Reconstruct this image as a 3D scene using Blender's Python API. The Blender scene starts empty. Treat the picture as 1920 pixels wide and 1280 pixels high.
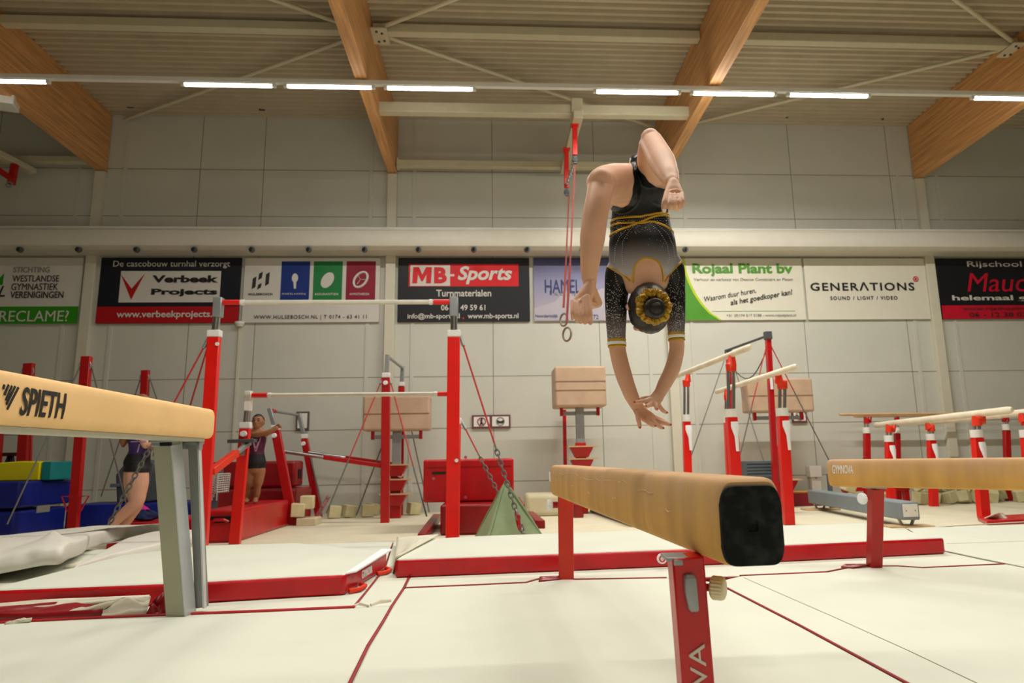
import bpy, bmesh, math, random
from mathutils import Vector, Matrix
from mathutils.bvhtree import BVHTree
sc = bpy.context.scene
COL = sc.collection
PI = math.pi
random.seed(7)
V = Vector

# ------------------------------------------------------------------ camera
CH = 0.66
FPX, YAW, PITCH, ROLL, PX, PY = 1292.24, .0688, .1807, -.0188, 1010.3, 622.2
FW = V((math.sin(YAW)*math.cos(PITCH), math.cos(YAW)*math.cos(PITCH), math.sin(PITCH)))
_r = V((math.cos(YAW), -math.sin(YAW), 0)); _u = _r.cross(FW)
RX = _r*math.cos(ROLL)+_u*math.sin(ROLL); UP = -_r*math.sin(ROLL)+_u*math.cos(ROLL)
CAM = V((0, 0, CH))
cd = bpy.data.cameras.new('camera'); cam = bpy.data.objects.new('camera', cd); COL.objects.link(cam)
cam.matrix_world = Matrix(((RX.x, UP.x, -FW.x, CAM.x), (RX.y, UP.y, -FW.y, CAM.y), (RX.z, UP.z, -FW.z, CAM.z), (0, 0, 0, 1)))
cd.sensor_width = 36; cd.lens = FPX/1920*36
cd.shift_x = (960-PX)/1920; cd.shift_y = (PY-640)/1920
cd.clip_start = .05; cd.clip_end = 100
cd.dof.use_dof = True; cd.dof.focus_distance = 2.3; cd.dof.aperture_fstop = 5.6
sc.camera = cam
def ray(u, v): return FW+RX*((u-PX)/FPX)-UP*((v-PY)/FPX)
def W(u, v, y): d = ray(u, v); return CAM+d*(y/d.y)          # point seen at a pixel, y metres into the hall
def G(u, v, z): d = ray(u, v); return CAM+d*((z-CH)/d.z)     # point seen at a pixel, at height z
def pj(p):
    d = p-CAM; w = d.dot(FW); return PX+FPX*d.dot(RX)/w, PY-FPX*d.dot(UP)/w

# ------------------------------------------------------------------ world, light level
wd = bpy.data.worlds.new('hall_air'); sc.world = wd; wd.use_nodes = True
wd.node_tree.nodes['Background'].inputs[0].default_value = (1, .95, .85, 1)
wd.node_tree.nodes['Background'].inputs[1].default_value = .02
sc.view_settings.view_transform = 'Standard'; sc.view_settings.look = 'None'
sc.view_settings.gamma = 1; sc.view_settings.use_curve_mapping = False
sc.view_settings.exposure = 0.0
LAMP_W = 50.0
# lamp rows: (y, z, list of tube start x, strength); each is a row of 1.2 m tubes under a white rail
ROW_Z = 5.74
ROWS = [(8.9, [.12, .2, .4, .9, 1.7, 1.7, 1.5, .8], 1.0), (2.9, [-3.3+1.45*i for i in range(6)], 1.05), (-3.2, [-1.6+1.45*i for i in range(5)], .35)]

# ------------------------------------------------------------------ helpers
WL = {}
def link(o, parent, loc):
    COL.objects.link(o); o.location = loc if not parent else V(loc)-WL[parent.name]
    if parent: o.parent = parent
    WL[o.name] = V(loc)
    return o
def thing(name, label, cat, loc=(0, 0, 0), group=None):
    o = bpy.data.objects.new(name, None); o.empty_display_size = .1
    link(o, None, V(loc)); return tag(o, label, cat, group)
def tag(o, label, cat, group=None, kind=None):
    o['label'] = label; o['category'] = cat
    if group: o['group'] = group
    if kind: o['kind'] = kind
    return o
def struct(o): o['kind'] = 'structure'; return o

class MB:
    def __init__(s): s.v = []; s.f = []; s.m = []
    def add(s, vs, fs, mi=0):
        n = len(s.v); s.v += [V(p) for p in vs]
        for f in fs: s.f.append([i+n for i in f]); s.m.append(mi)
        return s
    def hexa(s, c, a, b, d, mi=0):                       # centre and three half-axes
        c, a, b, d = V(c), V(a), V(b), V(d)
        P = [c+a*i+b*j+d*k for k in (-1, 1) for j in (-1, 1) for i in (-1, 1)]
        F = [(0, 2, 3, 1), (4, 5, 7, 6), (0, 1, 5, 4), (2, 6, 7, 3), (0, 4, 6, 2), (1, 3, 7, 5)]
        return s.add(P, F, mi)
    def box(s, lo, hi, mi=0):
        lo, hi = V(lo), V(hi); c = (lo+hi)/2; h = (hi-lo)/2
        return s.hexa(c, (h.x, 0, 0), (0, h.y, 0), (0, 0, h.z), mi)
    def bar(s, p, q, w, h, side=(1, 0, 0), mi=0):        # rectangular bar from p to q
        p, q = V(p), V(q); t = (q-p).normalized(); a = V(side); a = (a-t*a.dot(t)).normalized(); b = t.cross(a)
        return s.hexa((p+q)/2, a*w/2, b*h/2, (q-p)/2, mi)
    def ring(s, rings, cap=True, closed=False, mi=0):
        n = len(rings[0]); k = len(s.v); s.v += [V(p) for r in rings for p in r]
        m = len(rings)
        for i in range(m if closed else m-1):
            for j in range(n):
                a = k+i*n+j; b = k+i*n+(j+1) % n; c = k+((i+1) % m)*n+(j+1) % n; d = k+((i+1) % m)*n+j
                s.f.append([a, b, c, d]); s.m.append(mi)
        if cap and not closed:
            s.f.append([k+j for j in range(n)][::-1]); s.m.append(mi)
            s.f.append([k+(m-1)*n+j for j in range(n)]); s.m.append(mi)
        return s
    def tube(s, path, r, n=10, closed=False, mi=0, ry=None, side=None):
        path = [V(p) for p in path]; m = len(path)
        rs = r if isinstance(r, (list, tuple)) else [r]*m
        rings = []; ref = V(side) if side else None
        for i in range(m):
            if closed: t = path[(i+1) % m]-path[i-1]
            else: t = path[min(i+1, m-1)]-path[max(i-1, 0)]
            t.normalize()
            if ref is None: ref = V((0, 0, 1)) if abs(t.z) < .8 else V((1, 0, 0))
            a = (ref-t*ref.dot(t)).normalized(); b = t.cross(a)
            if side is None: ref = a
            r2 = rs[i] if ry is None else (ry[i] if isinstance(ry, (list, tuple)) else ry)
            rings.append([path[i]+a*rs[i]*math.cos(2*PI*j/n)+b*r2*math.sin(2*PI*j/n) for j in range(n)])
        return s.ring(rings, True, closed, mi)
    def cyl(s, p, q, r, r2=None, n=16, mi=0): return s.tube([p, q], [r, r if r2 is None else r2], n, mi=mi)
    def ell(s, c, r, n=16, m=10, axes=None, mi=0):
        c = V(c); ax = axes or (V((1, 0, 0)), V((0, 1, 0)), V((0, 0, 1)))
        rings = []
        for i in range(m+1):
            th = PI*(i+.03)/(m+.06)
            rings.append([c+ax[0]*r[0]*math.sin(th)*math.cos(2*PI*j/n)+ax[1]*r[1]*math.sin(th)*math.sin(2*PI*j/n)-ax[2]*r[2]*math.cos(th) for j in range(n)])
        return s.ring(rings, True, False, mi)
    def torus(s, c, R, r, ax=(0, 1, 0), n=24, m=8, sx=1, mi=0, ref=None):
        ax = V(ax).normalized(); a = V(ref) if ref else (V((0, 0, 1)) if abs(ax.z) < .9 else V((1, 0, 0)))
        a = (a-ax*a.dot(ax)).normalized(); b = ax.cross(a)
        return s.tube([V(c)+a*R*sx*math.cos(2*PI*i/n)+b*R*math.sin(2*PI*i/n) for i in range(n)], r, m, True, mi, side=ax)
    def chain(s, p, q, L=.05, r=.006, w=.017, mi=0):
        p, q = V(p), V(q); t = (q-p).normalized(); n = max(2, int((q-p).length/(L*.74)))
        a = V((0, 1, 0)) if abs(t.y) < .9 else V((1, 0, 0)); a = (a-t*a.dot(t)).normalized(); b = t.cross(a)
        for i in range(n+1):
            s.torus(p+(q-p)*(i/n), w, r, a if i % 2 else b, 12, 6, L/2/w, mi, ref=t)
        return s
    def slab(s, poly, z0, z1, mt=0, ms=0, zt=None):      # poly of xy points counter-clockwise
        n = len(poly)
        vs = [V((p[0], p[1], z0)) for p in poly]+[V((p[0], p[1], z1)) for p in poly]
        s.add(vs, [list(range(n, 2*n))], mt); k = len(s.v)-2*n
        s.f.append([k+i for i in range(n)][::-1]); s.m.append(ms)
        for i in range(n):
            j = (i+1) % n; s.f.append([k+i, k+j, k+n+j, k+n+i]); s.m.append(ms)
        return s
    def build(s, name, mats, parent=None, loc=None, bevel=0, smooth=None, seg=2, sub=0, wn=False):
        me = bpy.data.meshes.new(name)
        if loc is None:
            loc = WL[parent.name] if parent else V(((min(p.x for p in s.v)+max(p.x for p in s.v))/2, (min(p.y for p in s.v)+max(p.y for p in s.v))/2, min(p.z for p in s.v)))
        loc = V(loc)
        me.from_pydata([p-loc for p in s.v], [], s.f)
        for m in (mats if isinstance(mats, (list, tuple)) else [mats]): me.materials.append(m)
        if any(s.m): me.polygons.foreach_set('material_index', s.m)
        if smooth is None: smooth = bevel == 0 and False
        me.validate(); 
        bm = bmesh.new(); bm.from_mesh(me); bmesh.ops.recalc_face_normals(bm, faces=bm.faces); bm.to_mesh(me); bm.free()
        o = bpy.data.objects.new(name, me); link(o, parent, loc)
        if bevel:
            b = o.modifiers.new('bevel', 'BEVEL'); b.width = bevel; b.segments = seg; b.limit_method = 'ANGLE'; b.angle_limit = .6; b.harden_normals = False
        if sub:
            b = o.modifiers.new('sub', 'SUBSURF'); b.levels = sub; b.render_levels = sub
        if smooth or sub or bevel:
            me.polygons.foreach_set('use_smooth', [True]*len(me.polygons))
            if smooth != 'all' and not sub:
                try: me.set_sharp_from_angle(angle=.7)
                except Exception: pass
        return o

# ------------------------------------------------------------------ materials
def lin(c): 
    return tuple((x/12.92 if x <= .04045 else ((x+.055)/1.055)**2.4) for x in c)
def hexc(h): return lin(tuple(int(h[i:i+2], 16)/255 for i in (0, 2, 4)))
def M(name, col, rough=.6, metal=0, var=.08, scale=6, bump=0, bscale=40, stretch=(1, 1, 1), spec=.4, emit=0, coat=0, sss=0, det=4):
    m = bpy.data.materials.new(name); m.use_nodes = True; nt = m.node_tree; N = nt.nodes; L = nt.links
    p = N['Principled BSDF']; c = hexc(col) if isinstance(col, str) else col
    p.inputs['Roughness'].default_value = rough; p.inputs['Metallic'].default_value = metal
    p.inputs['Specular IOR Level'].default_value = spec
    if coat: p.inputs['Coat Weight'].default_value = coat; p.inputs['Coat Roughness'].default_value = .15
    if sss: p.inputs['Subsurface Weight'].default_value = sss; p.inputs['Subsurface Radius'].default_value = (.012, .005, .003); p.inputs['Subsurface Scale'].default_value = 1
    tc = N.new('ShaderNodeTexCoord'); mp = N.new('ShaderNodeMapping'); mp.inputs['Scale'].default_value = stretch
    L.new(tc.outputs['Object'], mp.inputs[0])
    nz = N.new('ShaderNodeTexNoise'); nz.inputs['Scale'].default_value = scale; nz.inputs['Detail'].default_value = det
    L.new(mp.outputs[0], nz.inputs['Vector'])
    rp = N.new('ShaderNodeValToRGB'); e = rp.color_ramp.elements
    e[0].position = .3; e[1].position = .7
    e[0].color = (*[x*(1-var) for x in c], 1); e[1].color = (*[min(1, x*(1+var)) for x in c], 1)
    L.new(nz.outputs['Fac'], rp.inputs[0]); L.new(rp.outputs[0], p.inputs['Base Color'])
    if bump:
        n2 = N.new('ShaderNodeTexNoise'); n2.inputs['Scale'].default_value = bscale; n2.inputs['Detail'].default_value = 3
        L.new(mp.outputs[0], n2.inputs['Vector'])
        b = N.new('ShaderNodeBump'); b.inputs['Strength'].default_value = bump; b.inputs['Distance'].default_value = .02
        L.new(n2.outputs['Fac'], b.inputs['Height']); L.new(b.outputs[0], p.inputs['Normal'])
    if emit:
        p.inputs['Emission Color'].default_value = (*c, 1); p.inputs['Emission Strength'].default_value = emit
    return m
m_wall = M('wall_panel', 'c9c9be', .55, var=.03, scale=1.5)
m_joint = M('joint', '8b8676', .8)
m_col = M('column_paint', 'd0ccba', .5, var=.03)
m_duct = M('duct_white', 'd2cdbf', .45, var=.02)
m_steel_w = M('painted_steel', 'c9c2a8', .45, var=.04)
m_deck = M('roof_deck', 'bdb097', .5, var=.06, scale=3)
m_wood = M('glulam', 'cf9a63', .45, var=.28, scale=3, stretch=(8, .35, 8), det=8)
m_floor = M('floor_carpet', 'd9d2b8', .85, var=.05, scale=2.5, bump=.08, bscale=9)
m_cream = M('mat_cream', 'd7d9ca', .75, var=.035, scale=2.2, bump=.14, bscale=5)
m_cream2 = M('mat_cream_smooth', 'e2dcc8', .6, var=.03, scale=3, bump=.1, bscale=8)
m_redv = M('red_vinyl', 'bd0613', .32, var=.12, scale=7, bump=.12, bscale=14, spec=.5)
m_redv2 = M('dark_red_vinyl', '8e0712', .35, var=.15, scale=7, bump=.1, bscale=14, spec=.5)
m_pipe = M('red_piping', '96161f', .55, var=.2, scale=10)
m_velcro = M('white_strip', 'eef0f2', .7, var=.03)
m_redp = M('red_paint', 'e2160c', .32, var=.05, spec=.5)
m_redp2 = M('dark_red_paint', 'b40a10', .35, var=.06, spec=.5)
m_oran = M('orange_plastic', 'e23414', .4, var=.05)
m_chrome = M('chrome', 'c4c6c8', .22, metal=1, var=.03)
m_grey = M('grey_metal', '9a9d9e', .4, metal=.5, var=.06)
m_alu = M('aluminium', 'a9a792', .42, metal=.35, var=.05, scale=4)
m_white = M('white_plastic', 'e6e5df', .4, var=.02)
m_bar = M('bar_fibreglass', 'd8d3c4', .5, var=.06, scale=9)
m_rail = M('wood_rail', 'e8dec6', .5, var=.1, scale=6)
m_tan = M('tan_leather', 'bfa288', .55, var=.1, scale=4, bump=.05, bscale=60)
m_tanseam = M('tan_seam', '8a6c54', .6)
m_beamS = M('suede_light', 'ebc186', .75, var=.05, scale=5, bump=.03, bscale=150)
m_black = M('black_rubber', '17181a', .6, var=.25, scale=12, spec=.25)
m_ink = M('black_ink', '14151a', .6, var=.05)
m_knob = M('beige_knob', 'dccfa8', .5, var=.05)
m_blue = M('blue_vinyl', '0c1d7c', .45, var=.15, scale=4, bump=.08, bscale=10)
m_bluel = M('blue_trim', '14509a', .5)
m_yel = M('yellow_foam', 'd8cc0c', .7, var=.04)
m_teal = M('teal_foam', '0f8080', .7, var=.06)
m_foam = M('foam_cube', 'cfc79c', .95, var=.1, scale=8, bump=.1, bscale=60)
m_foam2 = M('foam_cube_yellow', 'c8b66c', .95, var=.1, scale=8, bump=.1, bscale=60)
m_dgrey = M('dark_grey_plastic', '4c5154', .55, var=.1)
m_slate = M('slate_grey_plastic', '56626a', .55, var=.1)
m_gbeam = M('grey_vinyl', '7f8b92', .55, var=.05)
m_green = M('sage_canvas', '9aae86', .85, var=.06, scale=6, bump=.1, bscale=12)
m_cable = M('steel_cable', '6f6d68', .5, metal=.4)
m_rcable = M('red_cable', 'b8302c', .5)
m_strap = M('ring_strap', '8d3b34', .7)
m_pink = M('pink_cloth', 'd41a86', .8, var=.15, scale=20, bump=.4, bscale=30)
m_navy = M('navy_cloth', '2d3566', .85, var=.15, scale=20, bump=.4, bscale=30)
m_net = M('white_net', 'c9c9c4', .7)
m_orply = M('plywood', 'c9a67c', .6, var=.1, stretch=(1, 6, 1))

def emit_mat(name, col, st):
    m = bpy.data.materials.new(name); m.use_nodes = True; nt = m.node_tree
    p = nt.nodes['Principled BSDF']; p.inputs['Base Color'].default_value = (.9, .9, .85, 1)
    p.inputs['Emission Color'].default_value = (*col, 1); p.inputs['Emission Strength'].default_value = st
    return m
TUBES = [emit_mat('led_tube_%d' % i, (1, .95, .84), s_) for i, s_ in enumerate((9, 22, 40))]

# beam suede with scuffs: long pale scratches and streaks of wear on tan suede
def suede_worn():
    m = M('suede_worn', 'cb9a50', .75, var=.17, scale=9, stretch=(1, 1, .18), bump=.05, bscale=120)
    nt = m.node_tree; N = nt.nodes; L = nt.links; p = N['Principled BSDF']
    src = p.inputs['Base Color'].links[0].from_socket
    tc = N.new('ShaderNodeTexCoord'); sp = N.new('ShaderNodeSeparateXYZ'); L.new(tc.outputs['Object'], sp.inputs[0])
    # chalk rubbed into the upper part of the sides and the top
    mr = N.new('ShaderNodeMapRange'); mr.inputs[1].default_value = .50; mr.inputs[2].default_value = .61; mr.inputs[3].default_value = 0; mr.inputs[4].default_value = 1.1
    L.new(sp.outputs['Z'], mr.inputs[0])
    nz = N.new('ShaderNodeTexNoise'); nz.inputs['Scale'].default_value = 9; nz.inputs['Detail'].default_value = 6; L.new(tc.outputs['Object'], nz.inputs['Vector'])
    mu = N.new('ShaderNodeMath'); mu.operation = 'MULTIPLY'; L.new(mr.outputs[0], mu.inputs[0]); L.new(nz.outputs['Fac'], mu.inputs[1])
    mx = N.new('ShaderNodeMix'); mx.data_type = 'RGBA'; L.new(mu.outputs[0], mx.inputs['Factor']); L.new(src, mx.inputs['A'])
    mx.inputs['B'].default_value = (*hexc('bd9c84'), 1)
    L.new(mx.outputs['Result'], p.inputs['Base Color'])
    return m
m_beamT = suede_worn()
m_scratch = M('chalk_scratch', 'd8bd8c', .8)

# ================================================================== SETTING
FZ = -.2
X0, X1, YB, YF = -13.5, 17.0, 12.0, -9.0
def zb(y): return 5.79+.0228*(12-y)      # underside of the timber beams
def zr(y): return 6.88+.018*(12-y)       # roof deck
b = MB(); b.box((X0, YB, FZ-.3), (X1, YB+.25, 7.6)); wall = struct(b.build('wall_back', m_wall))
j = MB()
for u, v in ((494, 330), (923, 380), (1115, 360), (1483, 330), (1668, 330)):
    x = W(u, v, 12).x; j.box((x-.006, YB-.002, FZ), (x+.006, YB+.01, 6.9))
for x in (-10.5, -8.7, 10.6, 12.4, -5.2): j.box((x-.006, YB-.002, FZ), (x+.006, YB+.01, 6.9))
for z in (.28, 1.19, 2.08, 4.98, 5.86): j.box((X0, YB-.002, z-.006), (X1, YB+.01, z+.006))
j.build('panel_joint', m_joint, wall)
for nm, lo, hi in (('wall_left', (X0-.2, YF, FZ-.3), (X0, YB, 7.8)), ('wall_right', (X1, YF, FZ-.3), (X1+.2, YB, 7.8)), ('wall_front', (X0, YF-.2, FZ-.3), (X1, YF, 7.8))):
    b = MB(); b.box(lo, hi); struct(b.build(nm, m_wall))
b = MB(); b.box((X0, YF, FZ-.25), (X1, YB, FZ)); struct(b.build('floor', m_floor))
# corrugated steel roof deck
b = MB(); pts = []; y = YF; P = .14
while y < YB+.1:
    for dy, dz in ((0, .06), (.045, .06), (.066, 0), (.119, 0)): pts.append((y+dy, zr(y+dy)+dz))
    y += P
top = []
rings = [[V((x, a, z)) for a, z in pts] for x in (X0-.2, X1+.2)]
n = len(pts); b.v += rings[0]+rings[1]
for i in range(n-1): b.f.append([i, i+1, n+i+1, n+i]); b.m.append(0)
k = len(b.v); b.v += [p+V((0, 0, .2)) for p in rings[0]+rings[1]]
for i in range(n-1): b.f.append([k+i, k+n+i, k+n+i+1, k+i+1]); b.m.append(0)
struct(b.build('ceiling', m_deck))
# sheet overlaps: thin dark seams on the deck
# timber roof beams, each on a boxed steel column at the wall
BX = [-11.9, -6.88, -1.785, 3.2, 8.17, 13.2]
names = {-6.88: 'deep timber roof beam left, running above the banner with the red V', -1.785: 'timber roof beam over the gap between the logo tiles banner and the black sports banner',
         3.2: 'timber roof beam above the flipping gymnast', 8.17: 'timber roof beam at right, ending above the column beside the white sound and light banner'}
for i, x in enumerate(BX):
    w = .17
    if x in names:
        b = MB(); P0 = [(YB-.02, zb(12)), (YF+.05, zb(YF)), (YF+.05, zr(YF)+.01), (YB-.02, zr(12)+.01)]
        b.ring([[V((x+s*w/2, a, z)) for a, z in P0] for s in (-1, 1)])
        o = b.build('roof_beam', m_wood, bevel=.008); tag(o, names[x], 'beam', 'timber roof beams')
    b = MB(); b.box((x-.085, YB-.09, FZ), (x+.085, YB, zb(12)-.01)); struct(b.build('trim_%d' % (i+1), m_col, bevel=.005))
    b = MB(); b.box((x-.42, YB-.012, FZ), (x-.36, YB, 6.9)); b.box((x+.36, YB-.012, FZ), (x+.42, YB, 6.9)); struct(b.build('trim_%d' % (i+11), m_wall))
# purlin between the beams + bracing rods
PYc = 9.15
cnt = 0
lab = ['pale square roof tube across the left bay', 'pale square roof tube across the bay above the black sports banner', 'pale square roof tube across the bay right of the gymnast']
for a, c, l in zip(BX[1:4], BX[2:5], lab):
    b = MB(); z = zr(PYc)-.14; b.box((a+.09, PYc-.07, z-.07), (c-.09, PYc+.07, z+.07))
    o = b.build('purlin', m_steel_w, bevel=.012); tag(o, l, 'roof tube', 'roof tubes between the timber beams')
for a, c, l in ((BX[0], BX[1], 'pale square roof tube at the far left edge'), (BX[4], BX[5], 'pale square roof tube at the far right edge')):
    b = MB(); z = zr(PYc)-.14; b.box((a+.09, PYc-.07, z-.07), (c-.09, PYc+.07, z+.07))
    o = b.build('purlin', m_steel_w, bevel=.012); tag(o, l, 'roof tube', 'roof tubes between the timber beams')
def rod(x0, y0, x1, y1, l):
    b = MB(); p = V((x0, y0, zr(y0)-.16)); q = V((x1, y1, zr(y1)-.12)); b.tube([p, q], .032, 10)
    o = b.build('brace_rod', m_steel_w, smooth=True); tag(o, l, 'brace', 'diagonal roof braces')
rod(-1.9, 9.25, -6.55, 11.93, 'long diagonal roof brace across the left bay')
rod(-1.55, 9.25, 3.05, 11.93, 'long diagonal roof brace above the black sports banner')
rod(7.95, 9.25, 3.5, 11.93, 'long diagonal roof brace across the bay right of the gymnast')
rod(-2.0, 9.05, -6.6, 6.4, 'roof brace leaving the top edge left of the second timber beam')
rod(-1.55, 9.05, 3.0, 6.4, 'short roof brace rising from the bolted plate on the second timber beam')
rod(7.95, 9.05, 3.4, 6.4, 'roof brace in the upper right corner above the bolted plate')
for x, l in ((-1.6, 'bolted pale steel plate where roof braces meet on the second timber beam'), (8.0, 'bolted pale steel plate where roof braces meet at the upper right')):
    b = MB(); z = zr(PYc)-.23; b.box((x-.1, PYc-.19, z-.012), (x+.13, PYc+.2, z+.012))
    t = b.build('gusset_plate', m_steel_w, bevel=.004); tag(t, l, 'steel plate', 'bolted roof plates')
    for dx, dy in ((-.02, -.12), (.05, -.08), (-.02, .12), (.06, .1)):
        k = MB(); k.cyl((x+dx, PYc+dy, z-.03), (x+dx, PYc+dy, z-.01), .018, n=6); k.build('bolt', m_dgrey, t)
# small dark brackets under the deck at the wall
for u, v, l in ((248, 203, 'leftmost'), (494, 208, 'one in the left bay'), (1478, 222, 'first right of the gymnast'), (1657, 226, 'beside the right timber beam')):
    p = W(u, v, 11.75); b = MB(); b.bar(p+V((-.05, -.06, 0)), p+V((.04, .1, .08)), .035, .05)
    o = b.build('deck_bracket', m_dgrey, bevel=.004); tag(o, 'small dark bracket under the roof edge, %s' % (l if l != 'one in the left bay' else 'in the middle of the left bay'), 'bracket', 'dark brackets at the roof edge')

# air duct along the wall
t = thing('air_duct', 'long pale boxed air duct along the wall above the banners', 'duct', (1, 11.8, 4.24))
b = MB(); prof = [(YB-.03, 4.24), (11.62, 4.24), (11.54, 4.30), (11.52, 4.42), (11.56, 4.58), (11.6, 4.60), (11.6, 4.635), (YB-.03, 4.635)]
b.ring([[V((x, a, z)) for a, z in prof] for x in (X0+.01, X1-.01)]); b.build('duct_body', m_duct, t, bevel=.006)
b = MB(); b.box((X0+.01, 11.59, 4.63), (X1-.01, 11.97, 4.645)); b.build('top_flange', m_white, t)
for u in (36, 146, 255, 363, 471, 578, 683, 784, 888, 988, 1092, 1188, 1285):
    p = W(u, 467.5, 11.53); b = MB(); b.cyl(p+V((0, .03, 0)), p+V((.01, -.02, -.005)), .05, .045, 16, 1)
    b.cyl(p+V((0, -.018, -.003)), p+V((.012, -.028, -.005)), .034, .03, 16, 0); b.build('nozzle', [m_black, m_dgrey], t, smooth=True)

# ------------------------------------------------------------------ lamps
def area(p, L, power, n):
    l = bpy.data.lights.new('tube_light', 'AREA'); l.shape = 'RECTANGLE'; l.size = L; l.size_y = .06; l.energy = power
    l.color = (1, .975, .9); l.spread = 2.9
    o = bpy.data.objects.new('tube_light', l); COL.objects.link(o); return o
def lamp_row(y, x0, x1, tubes, sts, lname, z=ROW_Z):
    b = MB(); b.box((x0, y-.035, z+.03), (x1, y+.035, z+.1)); o = b.build('light_rail', m_white, bevel=.006)
    tag(o, lname, 'light rail')
    for (a, c, l), st in zip(tubes, sts):
        t = thing('tube_lamp', l, 'lamp', ((a+c)/2, y, z), 'tube lamps on the light rail')
        k = MB(); k.box((a-.02, y-.03, z+.012), (c+.02, y+.03, z+.03)); k.build('lamp_body', m_white, t)
        k = MB(); k.tube([(a+.02, y, z), (a+.04, y, z), (c-.04, y, z), (c-.02, y, z)], [.018, .03, .03, .018], 12, ry=[.015, .025, .025, .015], side=(0, 1, 0)); k.build('diffuser', TUBES[0 if st < .5 else 1 if st < 1.2 else 2], t, smooth=True)
        for e in (a, c):
            k = MB(); k.box((e-.025, y-.028, z-.022), (e+.025, y+.028, z+.013)); k.build('end_cap', m_white, t, bevel=.004)
        lo = area(t.location, c-a-.1, LAMP_W*st, 0); lo.parent = t; lo.location = (0, 0, -.032)
ry = ROWS[0][0]
lt = []
for u0, u1, vv, l in ((-75, 90, 160, 'lit tube lamp cut by the left edge of the picture'), (342, 514, 169, 'lit tube lamp left of the second timber beam, first of three in line'), (535, 700, 174, 'lit tube lamp whose right end touches the second timber beam'),
          (723, 889, 177, 'lit tube lamp right of the second timber beam'), (1116, 1274, 184, 'lit tube lamp above the gymnast, left of the third timber beam'), (1298, 1454, 188, 'lit tube lamp just right of the third timber beam'),
          (1479, 1630, 192, 'lit tube lamp in the middle of the right bay'), (1825, 1978, 198, 'lit tube lamp at the right edge of the picture')):
    a, c = W(u0, vv, ry).x, W(u1, vv, ry).x; lt.append((a, c, l))
lamp_row(ry, -9.5, 11.5, lt, ROWS[0][1], 'long white light rail under the timber beams, crossing the whole picture')
for y, xs, st in ROWS[1:]:
    lamp_row(y, xs[0]-1.5, xs[-1]+3, [(x, x+1.2, 'lit tube lamp on a rail overhead, out of the picture') for x in xs], [st]*len(xs), 'white light rail overhead, out of the picture %s' % ('above the near beam' if y > 0 else 'behind the camera'))

# ------------------------------------------------------------------ lettering
def outline(s, bold=0, shear=0, space=1.0):
    if 'M' in s or 'W' in s: bold = 0       # an offset makes these letters overlap themselves
    cu = bpy.data.curves.new('lettering', 'FONT'); cu.body = s; cu.offset = bold; cu.shear = shear; cu.space_character = space
    cu.extrude = .02; cu.resolution_u = 3; cu.align_x = 'LEFT'
    o = bpy.data.objects.new('lettering', cu); COL.objects.link(o); bpy.context.view_layer.update()
    me = bpy.data.meshes.new_from_object(o.evaluated_get(bpy.context.evaluated_depsgraph_get()))
    vs = [v.co.copy() for v in me.vertices]; fs = [list(p.vertices) for p in me.polygons]
    bpy.data.objects.remove(o); bpy.data.curves.remove(cu); bpy.data.meshes.remove(me)
    return vs, fs
def letter(parent, s, o, ex, ey, en, w, h, mat, bold=0, shear=0, space=1.0, depth=.004, name='lettering', conf=None):
    """letters filling a w x h box whose lower left corner is o; ex, ey, en are the reading, up and outward directions"""
    vs, fs = outline(s, bold, shear, space)
    if conf:                                     # extra cuts so that tall strokes can follow a curved face
        me = bpy.data.meshes.new('tmp'); me.from_pydata(vs, [], fs); bm = bmesh.new(); bm.from_mesh(me)
        ya, yb = min(v.y for v in vs), max(v.y for v in vs)
        for k in range(1, 9): bmesh.ops.bisect_plane(bm, geom=bm.verts[:]+bm.edges[:]+bm.faces[:], plane_co=(0, ya+(yb-ya)*k/9, 0), plane_no=(0, 1, 0))
        bm.verts.index_update(); vs = [v.co.copy() for v in bm.verts]; fs = [[v.index for v in f.verts] for f in bm.faces]; bm.free(); bpy.data.meshes.remove(me)
    x0, x1 = min(v.x for v in vs), max(v.x for v in vs); y0, y1 = min(v.y for v in vs), max(v.y for v in vs)
    b = MB(); b.add([V(o)+V(ex)*((v.x-x0)/(x1-x0)*w)+V(ey)*((v.y-y0)/(y1-y0)*h)+V(en)*(depth*(.5+v.z/.04)) for v in vs], fs)
    if conf: b.v = [p+V(en)*conf(p) for p in b.v]
    return b.build(name, mat, parent)

# ------------------------------------------------------------------ banners on the back wall
BY = 11.955
m_bk = M('print_black', '15161b', .45, var=.05); m_bk2 = M('print_navy_black', '10131f', .45, var=.05)
m_pw = M('print_white', 'd3cfc8', .45, var=.02); m_pw2 = M('print_white_warm', 'dcd8c8', .45, var=.02); m_prd = M('print_red', 'ae0612', .45, var=.03); m_prd2 = M('print_bright_red', 'd3101c', .45, var=.03)
m_pgr = M('print_green', '2e8f0c', .45, var=.03); m_pgr2 = M('print_leaf_green', '4c8f24', .45, var=.04); m_pbl = M('print_blue', '12307f', .45, var=.03); m_pdg = M('print_dark_green', '1c7a3c', .45, var=.03)
m_pbu = M('print_burgundy', '8c1030', .45, var=.03); m_pgy = M('print_grey', '8d8a80', .5, var=.03); m_pdk = M('print_dark_grey', '2c2b2c', .5); m_plm = M('print_lime', 'b7c81e', .45); m_plil = M('print_lilac', '8d8fb4', .45, var=.05, scale=1.2)
m_pdb = M('print_deep_blue', '2f4a80', .45); m_pss = M('print_pale_lilac', 'b3adb8', .45, var=.05, scale=2); m_pmr = M('print_magenta_red', 'c4122e', .45)
m_frame = M('banner_edge', 'b9b5aa', .5)
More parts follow.
